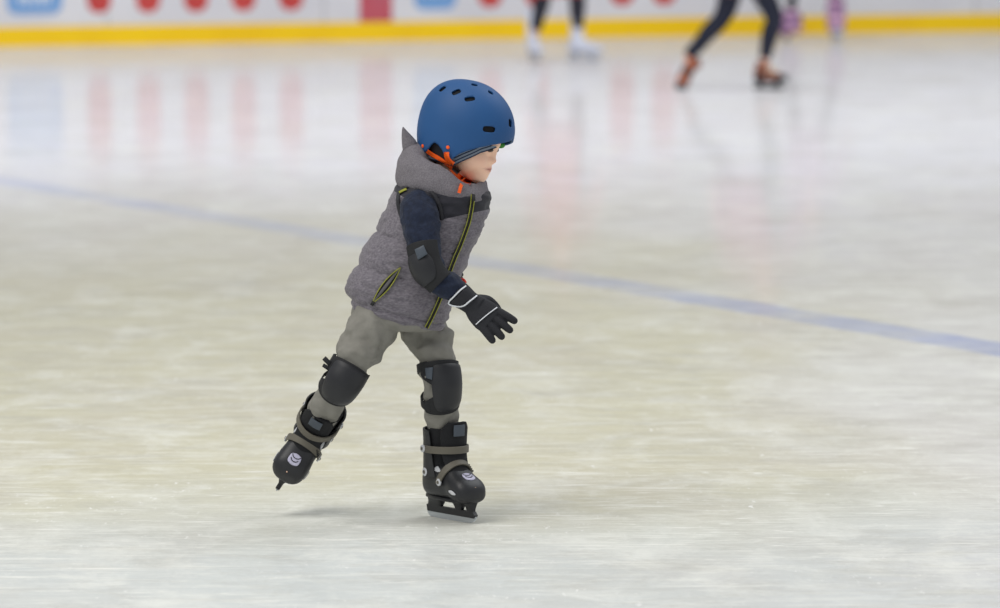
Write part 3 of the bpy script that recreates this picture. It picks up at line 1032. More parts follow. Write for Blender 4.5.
link('pocket_pull', Acc().add(*ribbon(vest_b, [(373.5, 301.5), (371.5, 305.5)], 3.4, 0.003, 0.005)).mesh(), M_zip, pk)

# ---- hood: thick collar round the neck with a fin
hood = Acc()
def hood_ring():
    # ring points around the neck: (px, py, d, half height px, thickness px)
    pts = [(407, 168, 0.005, 0.048, 0.026), (413, 171, -0.060, 0.046, 0.024), (430, 178, -0.096, 0.038, 0.021), (448, 186, -0.104, 0.030, 0.018), (464, 194, -0.092, 0.025, 0.016),
           (477, 194, -0.062, 0.027, 0.015), (482, 190, -0.022, 0.025, 0.014), (481, 185, 0.02, 0.022, 0.014), (472, 176, 0.07, 0.026, 0.014), (452, 168, 0.098, 0.036, 0.018), (424, 163, 0.080, 0.046, 0.022)]
    rows = []
    n = len(pts); ext = pts[-2:] + pts + pts[:3]
    R = cr_interp(ext, 10)
    R = R[20:20 + 10 * n]
    cen = P(446, 176, 0.0)
    vs = []; seg = 28
    m = len(R)
    for i, r in enumerate(R):
        c = P(r[0], r[1], r[2])
        a = R[(i + 1) % m]; b = R[i - 1]
        T = (P(a[0], a[1], a[2]) - P(b[0], b[1], b[2])).normalized()
        out = (c - cen); out.z = 0; out.normalize()
        U = (Vector((0, 0, 1)) - out * 0.25); U = (U - T * U.dot(T)).normalized(); W = T.cross(U).normalized()
        for k in range(seg):
            an = 2 * PI * k / seg
            p = c + U * math.cos(an) * r[3] + W * math.sin(an) * r[4]
            p += (p - c).normalized() * (nz(p, 26, 5) * 0.007 + nz(p, 60, 2) * 0.002)
            vs.append(p)
    fs = [[i * seg + k, ((i + 1) % m) * seg + k, ((i + 1) % m) * seg + (k + 1) % seg, i * seg + (k + 1) % seg] for i in range(m) for k in range(seg)]
    return vs, fs
hood.add(*hood_ring())
hood.add(*ellipsoid((0, 0, 0), (0.040, 0.07, 0.050), 28, 18, Matrix.Translation(P(417, 162, 0.0)) @ Matrix.Rotation(-0.3, 4, 'Y')))
hm = remesh(hood, 0.0035, 3, 0.5)
hood_o = link('hood', hm, M_hood, boy); hood_o['label'] = 'grey fleece hood lying behind the neck'
def fin(px_pts, base_d, th):
    rows = []
    for (x, y, w, d) in px_pts: rows.append((P(x, y, d), w))
    return tube(rows, Vector((0, -1, 0)), sub=5, seg=16, ratio=th)
link('hood_fin', Acc().add(*fin([(411, 150, 0.020, -0.02), (409, 143, 0.018, -0.022), (406, 136, 0.0115, -0.024), (404, 130.5, 0.0055, -0.026), (403, 127, 0.0015, -0.027)], 0, 0.55)).mesh(), M_hood, hood_o)
hood_b = bvh_of(hm)

# ---- chin strap, orange
strap_b = bvh_of(hm, bm_, shell_me, cme)
ch = link('chin_strap', Acc().add(*ribbon(strap_b, [(427, 151), (432, 154.5), (439, 158.5), (446, 163.5), (452, 168.5)], 4.0, 0.010, 0.002, smooth=6)).add(*ribbon(strap_b, [(446.5, 152), (446.8, 157), (449.5, 161.5), (453.5, 164.5)], 5.2, 0.009, 0.002, smooth=6)).add(*ribbon(strap_b, [(451, 168), (456, 173.5), (462, 178.5), (471, 183)], 4.6, 0.010, 0.002, smooth=6)).add(*ribbon(strap_b, [(466, 178.5), (463, 181), (461, 186), (459, 193)], 3.4, 0.017, 0.002, smooth=6)).mesh(), M_orange, boy, smooth=False)
ch['label'] = 'bright orange chin strap'
link('buckle', Acc().add(*ribbon(strap_b, [(450, 164.5), (455, 169), (459, 172.5)], 5.2, 0.009, 0.004, smooth=6)).mesh(), M_buckle, ch, smooth=False)
link('buckle', Acc().add(*ribbon(strap_b, [(463.5, 178), (467, 181.5)], 3.4, 0.011, 0.003, smooth=6)).mesh(), M_buckle, ch, smooth=False)

# ---- sleeves
def sleeve_disp(seed):
    def f(t, a, p):
        return nz(Vector((p.x * 0.7, p.y * 0.7, p.z * 1.5)), 34, seed) * 0.007 + nz(p, 75, seed) * 0.0018
    return f
sl = Acc().add(*tube(RARM, Ft, sub=8, seg=44, disp=sleeve_disp(2)))
slo = link('sleeve', remesh(sl, 0.003, 2), M_navy, boy); slo['label'] = 'navy fleece sleeve'
sl2 = Acc().add(*tube(LARM, Ft, sub=8, seg=44, disp=sleeve_disp(6)))
link('sleeve', remesh(sl2, 0.003, 2), M_navy, boy)

# pads built as curved shells round a limb
def limb_shell(path, front, ang, th, sub=10, na=30, disp=None, off=0.0, edge=None, t_edge=None):
    """path rows (point, radius); covers the limb from -ang to +ang round 'front'"""
    secs = tube_secs(path, front)
    rows = [list(s[0]) + list(s[1]) + list(s[2]) for s in secs]
    R = cr_interp(rows, sub); m = len(R); vs = []; fs = []
    for i, r in enumerate(R):
        t = i / (m - 1); C = Vector(r[0:3]); U = Vector(r[3:6]); V = Vector(r[6:9])
        T = U.cross(V).normalized()
        for k in range(na + 1):
            s = -1 + 2 * k / na
            aa = ang * (edge(t, s) if edge else 1.0)
            a = PI / 2 + s * aa
            o = U * math.cos(a) + V * math.sin(a)
            p = C + o + o.normalized() * (off + (disp(t, s) if disp else 0))
            vs.append(p)
    for i in range(m - 1):
        for k in range(na):
            fs.append([i * (na + 1) + k, i * (na + 1) + k + 1, (i + 1) * (na + 1) + k + 1, (i + 1) * (na + 1) + k])
    me = fix_normals(mesh_of(vs, fs))
    return evaluated(me, [('SOLIDIFY', {'thickness': th, 'offset': 0.0}), ('BEVEL', {'width': th * 0.3, 'segments': 2, 'limit_method': 'ANGLE'})])

def round_tb(lo=0.55, pw=0.5):
    return lambda t, s: lo + (1 - lo) * (max(0.0, math.sin(PI * t)) ** pw)

# elbow pad: dark sleeve round the elbow plus a cup on its outside
ep = [(P(424, 245, -0.150), 0.0405), (P(425.5, 254, -0.158), 0.039), (P(429, 265, -0.163), 0.038), (P(435, 275, -0.168), 0.037), (P(442, 282, -0.170), 0.036)]
elfront = Vector((-0.55, -0.75, -0.35))
elbow = link('elbow_pad', limb_shell(ep, elfront, 2.0, 0.005, off=0.001, edge=lambda t, s: (0.80 - 0.35 * math.exp(-((t - 0.55) / 0.18) ** 2) if s > 0 else 0.85)), M_pad, boy)
elbow['label'] = 'black elbow pad'
ec = [(P(425, 254, -0.158), 0.037), (P(427, 261, -0.163), 0.0375), (P(431, 270, -0.166), 0.0375), (P(437, 278, -0.169), 0.036)]
link('pad_shell', limb_shell(ec, elfront, 1.1, 0.004, off=0.0045, edge=round_tb(0.5, 0.5), disp=lambda t, s: 0.006 * math.sin(PI * t) * (1 - s * s)), M_padcap, elbow)
pad_b = bvh_of(elbow.data)
link('pad_strap', Acc().add(*quad_patch(pad_b, [(414.5, 249.5), (423.5, 245), (427.5, 254), (418, 260)], off=0.0085)).mesh(), M_padgrey, elbow)['label'] = 'grey hook-and-loop tab'

# ---- gloves
gl = Acc()
for v, f in hand_parts(s=1.13, curl=0.14, spread=0.19, r=0.0092, **rh_args): gl.add(v, f)
gl.add(*tube([(P(455, 291.5, -0.166), 0.033, 0.9), (P(462, 296.5, -0.166), 0.0305, .85), (P(470, 302.5, -0.166), 0.027, .8), (P(478, 308, -0.168), 0.029, .62)], Vector((0, -1, 0)), sub=6, seg=30))
gme = remesh(gl, 0.0016, 3, 0.5)
glove = link('glove', gme, M_glove, boy); glove['label'] = 'black glove with white piping, fingers spread'
g_b = bvh_of(gme)
cf = link('cuff_strap', Acc().add(*quad_patch(g_b, [(466.5, 286.5), (477, 295), (461.5, 306), (449, 303.5)], off=0.001, th=0.0035)).mesh(), M_glove, glove)
a = Acc(); a.add(*ribbon(g_b, [(477.2, 295.3), (470, 301), (463, 306.2), (455, 306.3), (448.2, 303.2), (454, 296.5), (460.5, 290), (466.3, 285.6)], 1.5, 0.004, 0.002))
link('cuff_piping', a.mesh(), M_reflect, cf)['label'] = 'white piping round the cuff'
link('knuckle_piping', Acc().add(*ribbon(g_b, [(475.8, 324.5), (482, 319), (490, 312.5), (497.3, 307.2)], 1.0, 0.0015, 0.002)).mesh(), M_reflect, glove)['label'] = 'thin grey-white line across the knuckles'
gl = Acc()
for v, f in hand_parts(s=0.98, curl=0.45, r=0.0080, **lh_args): gl.add(v, f)
gl.add(*tube([(L_wr, 0.030, 0.9), (lb, 0.025, .8), (lb + Vector((0.008, 0.02, -0.005)), 0.026, .7)], Vector((0.6, 0.7, 0.2)), sub=5, seg=26))
g2 = link('glove', remesh(gl, 0.0022, 3), M_glove, boy)
link('glove_tab', Acc().add(*tube([(lb + Vector((0.01, 0.02, 0)), 0.004), (P(452, 279, 0.12), 0.004), (P(463, 279.5, 0.10), 0.0035), (P(466, 283, 0.10), 0.003)], sub=4, seg=10)).mesh(), M_red, g2)['label'] = 'small red tab'

# ---- trousers
def trouser_disp(seed, kn):
    def f(t, a, p):
        fold = math.sin((p.z * 95 + p.x * 40) + 3 * nz(p, 12, seed)) * 0.0055 * math.exp(-((p - kn).length / 0.11) ** 2)
        return nz(Vector((p.x * 1.3, p.y * 1.3, p.z * .7)), 26, seed) * 0.010 + fold + nz(Vector((p.x, p.y, p.z * 2)), 42, seed) * 0.004
    return f
tr = Acc()
tr.add(*loft([sec(356, 296, 444, 304, 0.095), sec(351, 312, 446, 318, 0.102, vz=0.0), sec(354, 320, 444, 326, 0.098), sec(372, 326, 432, 330, 0.075), sec(390, 329, 416, 331, 0.045)], 6, 60))
tr.add(*tube(RLEG, Ft, sub=9, seg=54, disp=trouser_disp(3, P(354, 358, -0.07))))
tr.add(*tube(LLEG, Ft, sub=9, seg=54, disp=trouser_disp(8, P(436, 352, -0.0))))
trm = remesh(tr, 0.0035, 3)
trou = link('trousers', trm, M_pants, boy); trou['label'] = 'grey cotton trousers'

# ---- knee pads
def knee(path, front, label, extra):
    path = [(p, r + 0.0015) for p, r in path]
    k = link('knee_pad', limb_shell(path, front, 1.95, 0.007, off=0.003, edge=lambda t, s: (1.0 - 0.55 * math.exp(-((t - 0.56) / 0.16) ** 2)) * (0.90 + 0.1 * math.sin(PI * t))), M_pad, boy)
    k['label'] = label
    n = len(path)
    inner = [path[0][0].lerp(path[1][0], 0.45)] + [p for p, _ in path[1:-1]] + [path[-1][0].lerp(path[-2][0], 0.35)]
    pc = [(p, r) for p, (_, r) in zip(inner, path)]
    link('pad_shell', limb_shell(pc, front, 1.15, 0.005, off=0.0065, edge=round_tb(0.7, 0.4), disp=lambda t, s: 0.006 * math.sin(PI * t) ** 0.7 * (1 - s * s)), M_padcap, k)
    for t0 in (0.1, 0.86):
        i = t0 * (n - 1); i0 = int(i); c = path[i0][0].lerp(path[min(n - 1, i0 + 1)][0], i - i0)
        T = (path[min(n - 1, i0 + 1)][0] - path[i0][0]).normalized()
        r = path[i0][1] + 0.004
        link('pad_strap', limb_shell([(c - T * 0.011, r), (c, r), (c + T * 0.011, r)], -front, 1.8, 0.003, off=0.001), M_pad, k)
    return k
fk = Vector((0.72, -0.70, 0.0))
kl = knee([(P(437.5, 363.5, 0.002), 0.0440), (P(438.5, 373, -0.004), 0.043), (P(439.5, 384, -0.010), 0.042), (P(440, 395, -0.002), 0.0405), (P(440.5, 406, 0.010), 0.039)], fk, 'black knee pad on the standing leg', 0)
kr = knee([(P(351, 366, -0.068), 0.0440), (P(347.5, 372, -0.072), 0.0430), (P(344, 378, -0.074), 0.042), (P(340, 384.5, -0.064), 0.040), (P(336, 391, -0.045), 0.0385)], Vector((0.25, -0.95, 0.0)), 'black knee pad on the trailing leg', 0)
kb = bvh_of(kl.data)
link('pad_patch', Acc().add(*quad_patch(kb, [(425, 368), (433, 367), (432, 380), (426, 378)], off=0.003, th=0.002)).mesh(), M_padgrey, kl)['label'] = 'grey pad patch'
# loose strap ends at the back of the trailing knee
a = Acc()
a.add(*tube([(P(333, 367, -0.09), 0.006, .35), (P(328, 362, -0.093), 0.0062, .35), (P(324, 358, -0.09), 0.006, .35)], sub=4, seg=12, n=3))
a.add(*tube([(P(332, 371, -0.09), 0.005, .35), (P(327, 367.5, -0.093), 0.005, .35), (P(323, 365, -0.09), 0.0045, .35)], sub=4, seg=12, n=3))
link('strap_end', a.mesh(), M_pad, kr)

# ------------------------------------------------------------------ ice skates
M_boot = mat('skate_shell_black', (32, 33, 36), 0.42, rgb2=(37, 38, 41), nscale=25, spec=0.45)
M_cuff = mat('skate_cuff', (46, 47, 48), 0.5)
M_lin = mat('skate_liner', (24, 25, 28), 0.85, bump=0.2, bscale=300)
M_strap = mat('skate_strap', (98, 94, 84), 0.55)
M_rivet = mat('light_grey_plastic', (196, 198, 202), 0.4)
M_logo = mat('lilac_mark', (186, 184, 206), 0.45)
M_steel = mat('skate_steel', (190, 195, 200), 0.28, metal=0.7)
M_holder = mat('skate_holder', (30, 31, 34), 0.4)

def S(x, w, zb, zt, n=2.5):
    return (Vector((x, 0, (zb + zt) / 2)), Vector((0, w, 0)), Vector((0, 0, (zt - zb) / 2)), n)
def skate_meshes():
    out = {}
    a = Acc()
    a.add(*loft([S(-0.092, 0.010, 0.075, 0.100), S(-0.088, 0.026, 0.062, 0.118), S(-0.078, 0.035, 0.056, 0.135), S(-0.05, 0.040, 0.053, 0.145), S(-0.01, 0.041, 0.052, 0.146), S(0.025, 0.041, 0.052, 0.138),
                 S(0.052, 0.044, 0.049, 0.122), S(0.078, 0.043, 0.048, 0.111), S(0.092, 0.038, 0.050, 0.101), S(0.102, 0.027, 0.054, 0.090), S(0.107, 0.008, 0.062, 0.079)], 5, 44))
    out['boot_shell'] = a.mesh()
    # cuff: wraps heel and sides, open at the front
    path = [(Vector((-0.040, 0, 0.105)), 0.0435), (Vector((-0.041, 0, 0.135)), 0.043), (Vector((-0.039, 0, 0.165)), 0.044), (Vector((-0.036, 0, 0.195)), 0.046), (Vector((-0.033, 0, 0.222)), 0.049)]
    out['cuff'] = limb_shell(path, Vector((-1, 0, 0)), 2.15, 0.005, off=0.003, edge=lambda t, s: 1.0 - 0.22 * t, disp=lambda t, s: 0.0)
    a = Acc().add(*tube([(Vector((-0.034, 0, 0.10)), 0.040), (Vector((-0.036, 0, 0.15)), 0.0395), (Vector((-0.033, 0, 0.20)), 0.042), (Vector((-0.031, 0, 0.228)), 0.0445)], Vector((1, 0, 0)), sub=6, seg=36))
    out['liner'] = a.mesh()
    # tongue
    path = [(Vector((0.016, 0, 0.088)), 0.036), (Vector((-0.008, 0, 0.125)), 0.039), (Vector((-0.023, 0, 0.160)), 0.043), (Vector((-0.028, 0, 0.200)), 0.046), (Vector((-0.026, 0, 0.246)), 0.048)]
    out['tongue'] = limb_shell(path, Vector((1, 0, 0.25)), 0.85, 0.009, off=0.004, edge=lambda t, s: 1.0 if t < .9 else 1.0 - (t - .9) * 4)
    path = [(Vector((-0.026, 0, 0.212)), 0.050), (Vector((-0.025, 0, 0.240)), 0.051)]
    out['tongue_patch'] = limb_shell(path, Vector((1, -0.0, 0.1)), 0.28, 0.003, off=0.0085)
    # straps
    path = [(Vector((-0.026, 0, 0.167)), 0.047, 1.16), (Vector((-0.026, 0, 0.176)), 0.047, 1.16), (Vector((-0.026, 0, 0.185)), 0.047, 1.16)]
    out['strap_top'] = limb_shell(path, Vector((1, 0, 0)), 1.9, 0.0045, off=0.0055)
    c = Vector((0.012, 0, 0.080)); T = Vector((0.66, 0, 0.40)).normalized()
    path = [(Vector((0.000, 0, 0.104)), 0.0425, 1.22), (Vector((0.008, 0, 0.0995)), 0.0425, 1.18), (Vector((0.016, 0, 0.095)), 0.0425, 1.14)]
    out['strap_low'] = limb_shell(path, Vector((0.5, 0, 0.86)), 1.75, 0.0045, off=0.0045)
    # toe mark: crescent on the toe cap
    return out
SKM = skate_meshes()
boot_b = bvh_of(SKM['boot_shell'])
def on_boot(x, y, z0=0.3):
    r = boot_b.ray_cast(Vector((x, y, z0)), Vector((0, 0, -1)))
    return r[0], r[1]
def side_boot(x, z, sg):
    r = boot_b.ray_cast(Vector((x, sg * 0.2, z)), Vector((0, -sg, 0)))
    return r[0], r[1]
def patch_top(x0, x1, w0, w1, th=0.002, n=10, shape=None):
    vs = []; fs = []
    for lay in (0, 1):
        for i in range(n + 1):
            for j in range(n + 1):
                u = i / n; x = x0 + (x1 - x0) * u; w = w0 + (w1 - w0) * u
                if shape: w *= shape(u)
                y = (j / n * 2 - 1) * w
                p, nn = on_boot(x, y); vs.append(p + Vector((0, 0, 1)) * (0.0005 + th * lay))
    W = n + 1; L = W * W
    for i in range(n):
        for j in range(n):
            a = i * W + j; fs.append([a, a + 1, a + W + 1, a + W]); fs.append([L + a, L + a + W, L + a + W + 1, L + a + 1])
        for j in (0, n):
            a = i * W + j; fs.append([a, a + W, L + a + W, L + a])
            a = j * W + i; fs.append([a, a + 1, L + a + 1, L + a])
    return vs, fs
def patch_side(x0, x1, zc0, zc1, h, sg, th=0.002, n=10):
    vs = []; fs = []
    for lay in (0, 1):
        for i in range(n + 1):
            for j in range(5):
                u = i / n; x = x0 + (x1 - x0) * u; z = zc0 + (zc1 - zc0) * u + (j / 4 - 0.5) * h * math.sin(PI * (0.08 + 0.84 * u))
                p, nn = side_boot(x, z, sg); vs.append(p + Vector((0, sg, 0)) * (0.0006 + th * lay))
    W = 5; L = W * (n + 1)
    for i in range(n):
        for j in range(4):
            a = i * W + j; fs.append([a, a + 1, a + W + 1, a + W]); fs.append([L + a, L + a + W, L + a + W + 1, L + a + 1])
        for j in (0, 4):
            a = i * W + j; fs.append([a, a + W, L + a + W, L + a])
    for i in (0, n):
        for j in range(4):
            a = i * W + j; fs.append([a, a + 1, L + a + 1, L + a])
    return vs, fs
# blade holder with open windows (outline extruded sideways)
def extrude_outline(pts, th):
    n = len(pts); vs = [Vector((x, -th / 2, z)) for x, z in pts] + [Vector((x, th / 2, z)) for x, z in pts]
    fs = [list(range(n)), list(range(2 * n - 1, n - 1, -1))] + [[i, (i + 1) % n, n + (i + 1) % n, n + i] for i in range(n)]
    return vs, fs
def holder_mesh():
    a = Acc()
    a.add(*extrude_outline([(-0.100, 0.014), (0.100, 0.014), (0.104, 0.022), (0.096, 0.030), (-0.104, 0.030)], 0.011))     # rail
    for (x0, x1, w0, w1) in ((-0.104, -0.046, -0.088, -0.030), (0.022, 0.044, 0.010, 0.056), (0.070, 0.096, 0.064, 0.094)):
        a.add(*loft([(Vector(((x0 + x1) / 2, 0, 0.026)), Vector(((x1 - x0) / 2, 0, 0)), Vector((0, 0.0055, 0)), 5), (Vector(((x0 + x1 + w0 + w1) / 4, 0, 0.040)), Vector(((x1 - x0 + w1 - w0) / 4, 0, 0)), Vector((0, 0.009, 0)), 5),
                     (Vector(((w0 + w1) / 2, 0, 0.062)), Vector(((w1 - w0) / 2, 0, 0)), Vector((0, 0.024, 0)), 4)], 4, 24))
    a.add(*loft([S(-0.086, 0.020, 0.050, 0.062, 4), S(-0.03, 0.030, 0.048, 0.060, 4), S(0.05, 0.032, 0.048, 0.060, 4), S(0.094, 0.022, 0.052, 0.066, 4)], 4, 20))
    return a.mesh()
SKM['holder'] = holder_mesh()
bl = [(-0.104, 0.018)] + [(-0.104 + 0.004 * 0, 0.012), (-0.100, 0.005), (-0.092, 0.0012), (-0.06, 0.0), (0.05, 0.0), (0.082, 0.0015), (0.096, 0.006), (0.104, 0.013), (0.1045, 0.018)]
SKM['blade'] = Acc().add(*extrude_outline(bl, 0.0042)).mesh()

def build_skate(M, label):
    sk = link('ice_skate', SKM['boot_shell'].copy(), M_boot, boy)
    sk.matrix_world = M      # placed below through parent inverse
    sk['label'] = label
    def part(name, me, m, parent=sk, smooth=True, lab=None):
        o = bpy.data.objects.new(name, me.copy()); col.objects.link(o)
        if not o.data.materials: o.data.materials.append(m)
        if smooth:
            for p_ in o.data.polygons: p_.use_smooth = True
        o.parent = parent
        if lab: o['label'] = lab
        return o
    part('cuff', SKM['cuff'], M_cuff)
    part('liner', SKM['liner'], M_lin)
    part('tongue', SKM['tongue'], M_lin)
    part('tongue_patch', SKM['tongue_patch'], M_padgrey)
    part('strap', SKM['strap_top'], M_strap, lab='grey-brown buckle strap over the ankle')
    part('strap', SKM['strap_low'], M_strap, lab='grey-brown buckle strap over the instep')
    part('blade_holder', SKM['holder'], M_holder, smooth=False)
    part('blade', SKM['blade'], M_steel, smooth=False, lab='steel blade')
    for sg in (-1, 1):
        for (c, r) in (((-0.052, sg * 0.051, 0.176), 0.0095), ((-0.050, sg * 0.0455, 0.118), 0.0105), ((0.010, sg * 0.0455, 0.098), 0.0095)):
            part('rivet', Acc().add(*disc(c, (0, sg, 0), r, 0.004)).mesh(), M_rivet)
            part('rivet_cap', Acc().add(*disc((c[0], c[1] + sg * 0.0045, c[2]), (0, sg, 0), r * 0.45, 0.0015)).mesh(), M_strap)
        part('pale_side_patch', Acc().add(*patch_side(0.050, 0.078, 0.080, 0.074, 0.010, sg)).mesh(), M_rivet)
        part('pale_side_patch', Acc().add(*patch_side(-0.030, 0.004, 0.132, 0.124, 0.012, sg)).mesh(), M_rivet)  # light grey patch painting a highlight onto the shell below the cuff
    # ratchet ends: small stepped lugs at the end of each strap
    a = Acc()
    for k in range(4): a.add(*box((0.000 - k * 0.005, 0.047 + 0.001 * k, 0.177), 0.003, 0.006, 0.014))
    part('ratchet', a.mesh(), M_holder, smooth=False)
    a = Acc()
    for k in range(4): a.add(*box((0.020 + 0.001 * k, 0.034 + k * 0.003, 0.136 - 0.005 * k), 0.014, 0.004, 0.004))
    part('ratchet', a.mesh(), M_holder, smooth=False)
    part('toe_mark', Acc().add(*patch_top(0.058, 0.086, 0.015, 0.016, shape=lambda u: math.sqrt(max(0.05, 1 - (2 * u - 1) ** 4)))).mesh(), M_logo, lab='lilac-white oval mark on the toe cap')
    for (cx, rr_) in ((0.060, 0.010), (0.070, 0.009)):
        pts = []
        for k in range(9):
            a_ = math.radians(-75 + 150 * k / 8); p_, _n = on_boot(cx + rr_ * math.cos(a_), rr_ * 1.15 * math.sin(a_)); pts.append((p_ + Vector((0, 0, 0.0026)), 0.0013))
        part('toe_mark_arc', Acc().add(*tube(pts, Vector((0, 0, 1)), sub=2, seg=8)).mesh(), M_boot)
    return sk
for (M, lb_) in ((ML, 'black hard-shell ice skate standing on the ice'), (MR, 'black hard-shell ice skate lifted behind, toe pointing down')):
    sk = build_skate(M, lb_)
    # local transform relative to the empty (translation only)
    sk.matrix_parent_inverse = Matrix.Identity(4)
    sk.matrix_basis = Matrix.Translation(-Vector(boy.location)) @ M @ Matrix.Diagonal((0.95, 1, 1, 1))

# ------------------------------------------------------------------ SKATERS BEHIND
def far_person(label, Y, hips, knees, ankles, sh_px, head_px, mats, boots, legr=0.055, skirt=None, seed=0, bootstyle='figure', toes=None, torso_r=0.13):
    """all positions in photo pixels at distance Y"""
    def Q(x, y, d=0.0): return PY(x, y, Y + d)
    root = empty('person', (Q(hips[0][0], 40).x, Y, 0)); 
    tag(root, label, 'person')
    hc = (Q(*hips[0]) + Q(*hips[1])) / 2; shc = Q(*sh_px); hd = Q(*head_px)
    a = Acc()
    skin = mat('skin_tone', (226, 180, 156), 0.55)
    # head, neck, trunk
    a.add(*ellipsoid((0, 0, 0), (0.085, 0.075, 0.112), 20, 14, Matrix.Translation(hd)))
    a.add(*ellipsoid((0.0, -0.078, -0.012), (0.014, 0.018, 0.02), 12, 8, Matrix.Translation(hd)))
    a.add(*tube([(hd - Vector((0, 0, 0.06)), 0.05), (shc + Vector((0, 0, 0.04)), 0.05), (shc, 0.06)]))
    up = (shc - hc)
    a.add(*loft([(hc - up * 0.12, Vector((0.08, 0, 0)), Vector((0, -0.07, 0))), (hc, Vector((0.135, 0, 0)), Vector((0, -0.10, 0))), (hc + up * 0.4, Vector((0.115, 0, 0)), Vector((0, -0.085, 0))),
                 (hc + up * 0.85, Vector((0.15, 0, 0)), Vector((0, -0.095, 0))), (hc + up * 1.0, Vector((0.11, 0, 0)), Vector((0, -0.07, 0)))], 4, 28))
    legs = Acc(); arms = []
    for i in range(2):
        h, k, an = Q(*hips[i]), Q(*knees[i]), Q(*ankles[i])
        a.add(*tube([(h, legr * 1.25), (mid(h, k), legr * 1.05), (k, legr * .78), (mid(k, an, .3), legr * .74), (an, legr * .45)], seg=16))
        legs.add(*tube([(h, legr * 1.40), (mid(h, k), legr * 1.18), (k, legr * .90), (mid(k, an, .3), legr * .86), (mid(k, an, .95), legr * .58)], seg=20, disp=lambda t, an_, p: nz(p, 14, seed) * 0.008))
    legs.add(*loft([(hc - up * 0.10, Vector((0.10, 0, 0)), Vector((0, -0.09, 0))), (hc, Vector((0.150, 0, 0)), Vector((0, -0.115, 0))), (hc + up * 0.25, Vector((0.135, 0, 0)), Vector((0, -0.105, 0)))], 4, 28))
    sl_ = []
    for i, sg in enumerate((-1, 1)):
        s0 = shc + Vector((sg * 0.155, 0, -0.03)); e0 = s0 + Vector((sg * 0.10, -0.02, -0.24)); w0 = e0 + Vector((sg * 0.07, -0.14, -0.16))
        a.add(*tube([(s0, 0.042), (mid(s0, e0), 0.038), (e0, 0.032), (w0, 0.022)], Vector((0, -1, 0.2)), seg=16))
        fd = (w0 - e0).normalized()
        for v, f in hand_parts(base=w0, tipv=fd, across=Vector((-sg * 0.3, -0.2, 0.6)), normal=Vector((sg, 0.2, 0.2)), s=1.2, curl=0.3, r=0.008): a.add(v, f)
        sl_.append((s0, e0, w0))
    for i in range(2):
        an = Q(*ankles[i]); ft = Vector((1, -0.3, 0)) if toes is None else Vector(toes[i])
        a.add(*tube([(an, 0.026), (an + Vector((0, 0, -0.02)), 0.028)], seg=12))
    bme = remesh(a, 0.009, 2)
    link('body', bme, skin, root)
    link('leggings', remesh(legs, 0.008, 2), mats['legs'], root)
    j = Acc()
    j.add(*loft([(hc - up * mats.get('hem', 0.12), Vector((0.19, 0, 0)), Vector((0, -0.16, 0))), (hc + up * 0.05, Vector((0.168, 0, 0)), Vector((0, -0.138, 0))), (hc + up * 0.4, Vector((0.150, 0, 0)), Vector((0, -0.12, 0))),
                 (hc + up * 0.85, Vector((0.18, 0, 0)), Vector((0, -0.125, 0))), (hc + up * 1.02, Vector((0.12, 0, 0)), Vector((0, -0.09, 0))), (hc + up * 1.08, Vector((0.06, 0, 0)), Vector((0, -0.06, 0)))], 5, 36, disp=lambda t, an_, p: nz(p, 10, seed) * 0.012))
    for (s0, e0, w0) in sl_:
        j.add(*tube([(s0 + Vector((0, 0, 0.01)), 0.058), (mid(s0, e0), 0.053), (e0, 0.047), (mid(e0, w0, .85), 0.036)], Vector((0, -1, 0.2)), seg=20))
    link('jacket', remesh(j, 0.009, 2), mats['top'], root)
    hair = Acc(); hair.add(*ellipsoid((0, 0.015, 0.022), (0.094, 0.085, 0.108), 22, 14, Matrix.Translation(hd)))
    hair.add(*ellipsoid((0, 0.085, -0.03), (0.035, 0.035, 0.08), 14, 10, Matrix.Translation(hd)))
    link('hair', remesh(hair, 0.01, 2), mats['hair'], root)
    return root, Q

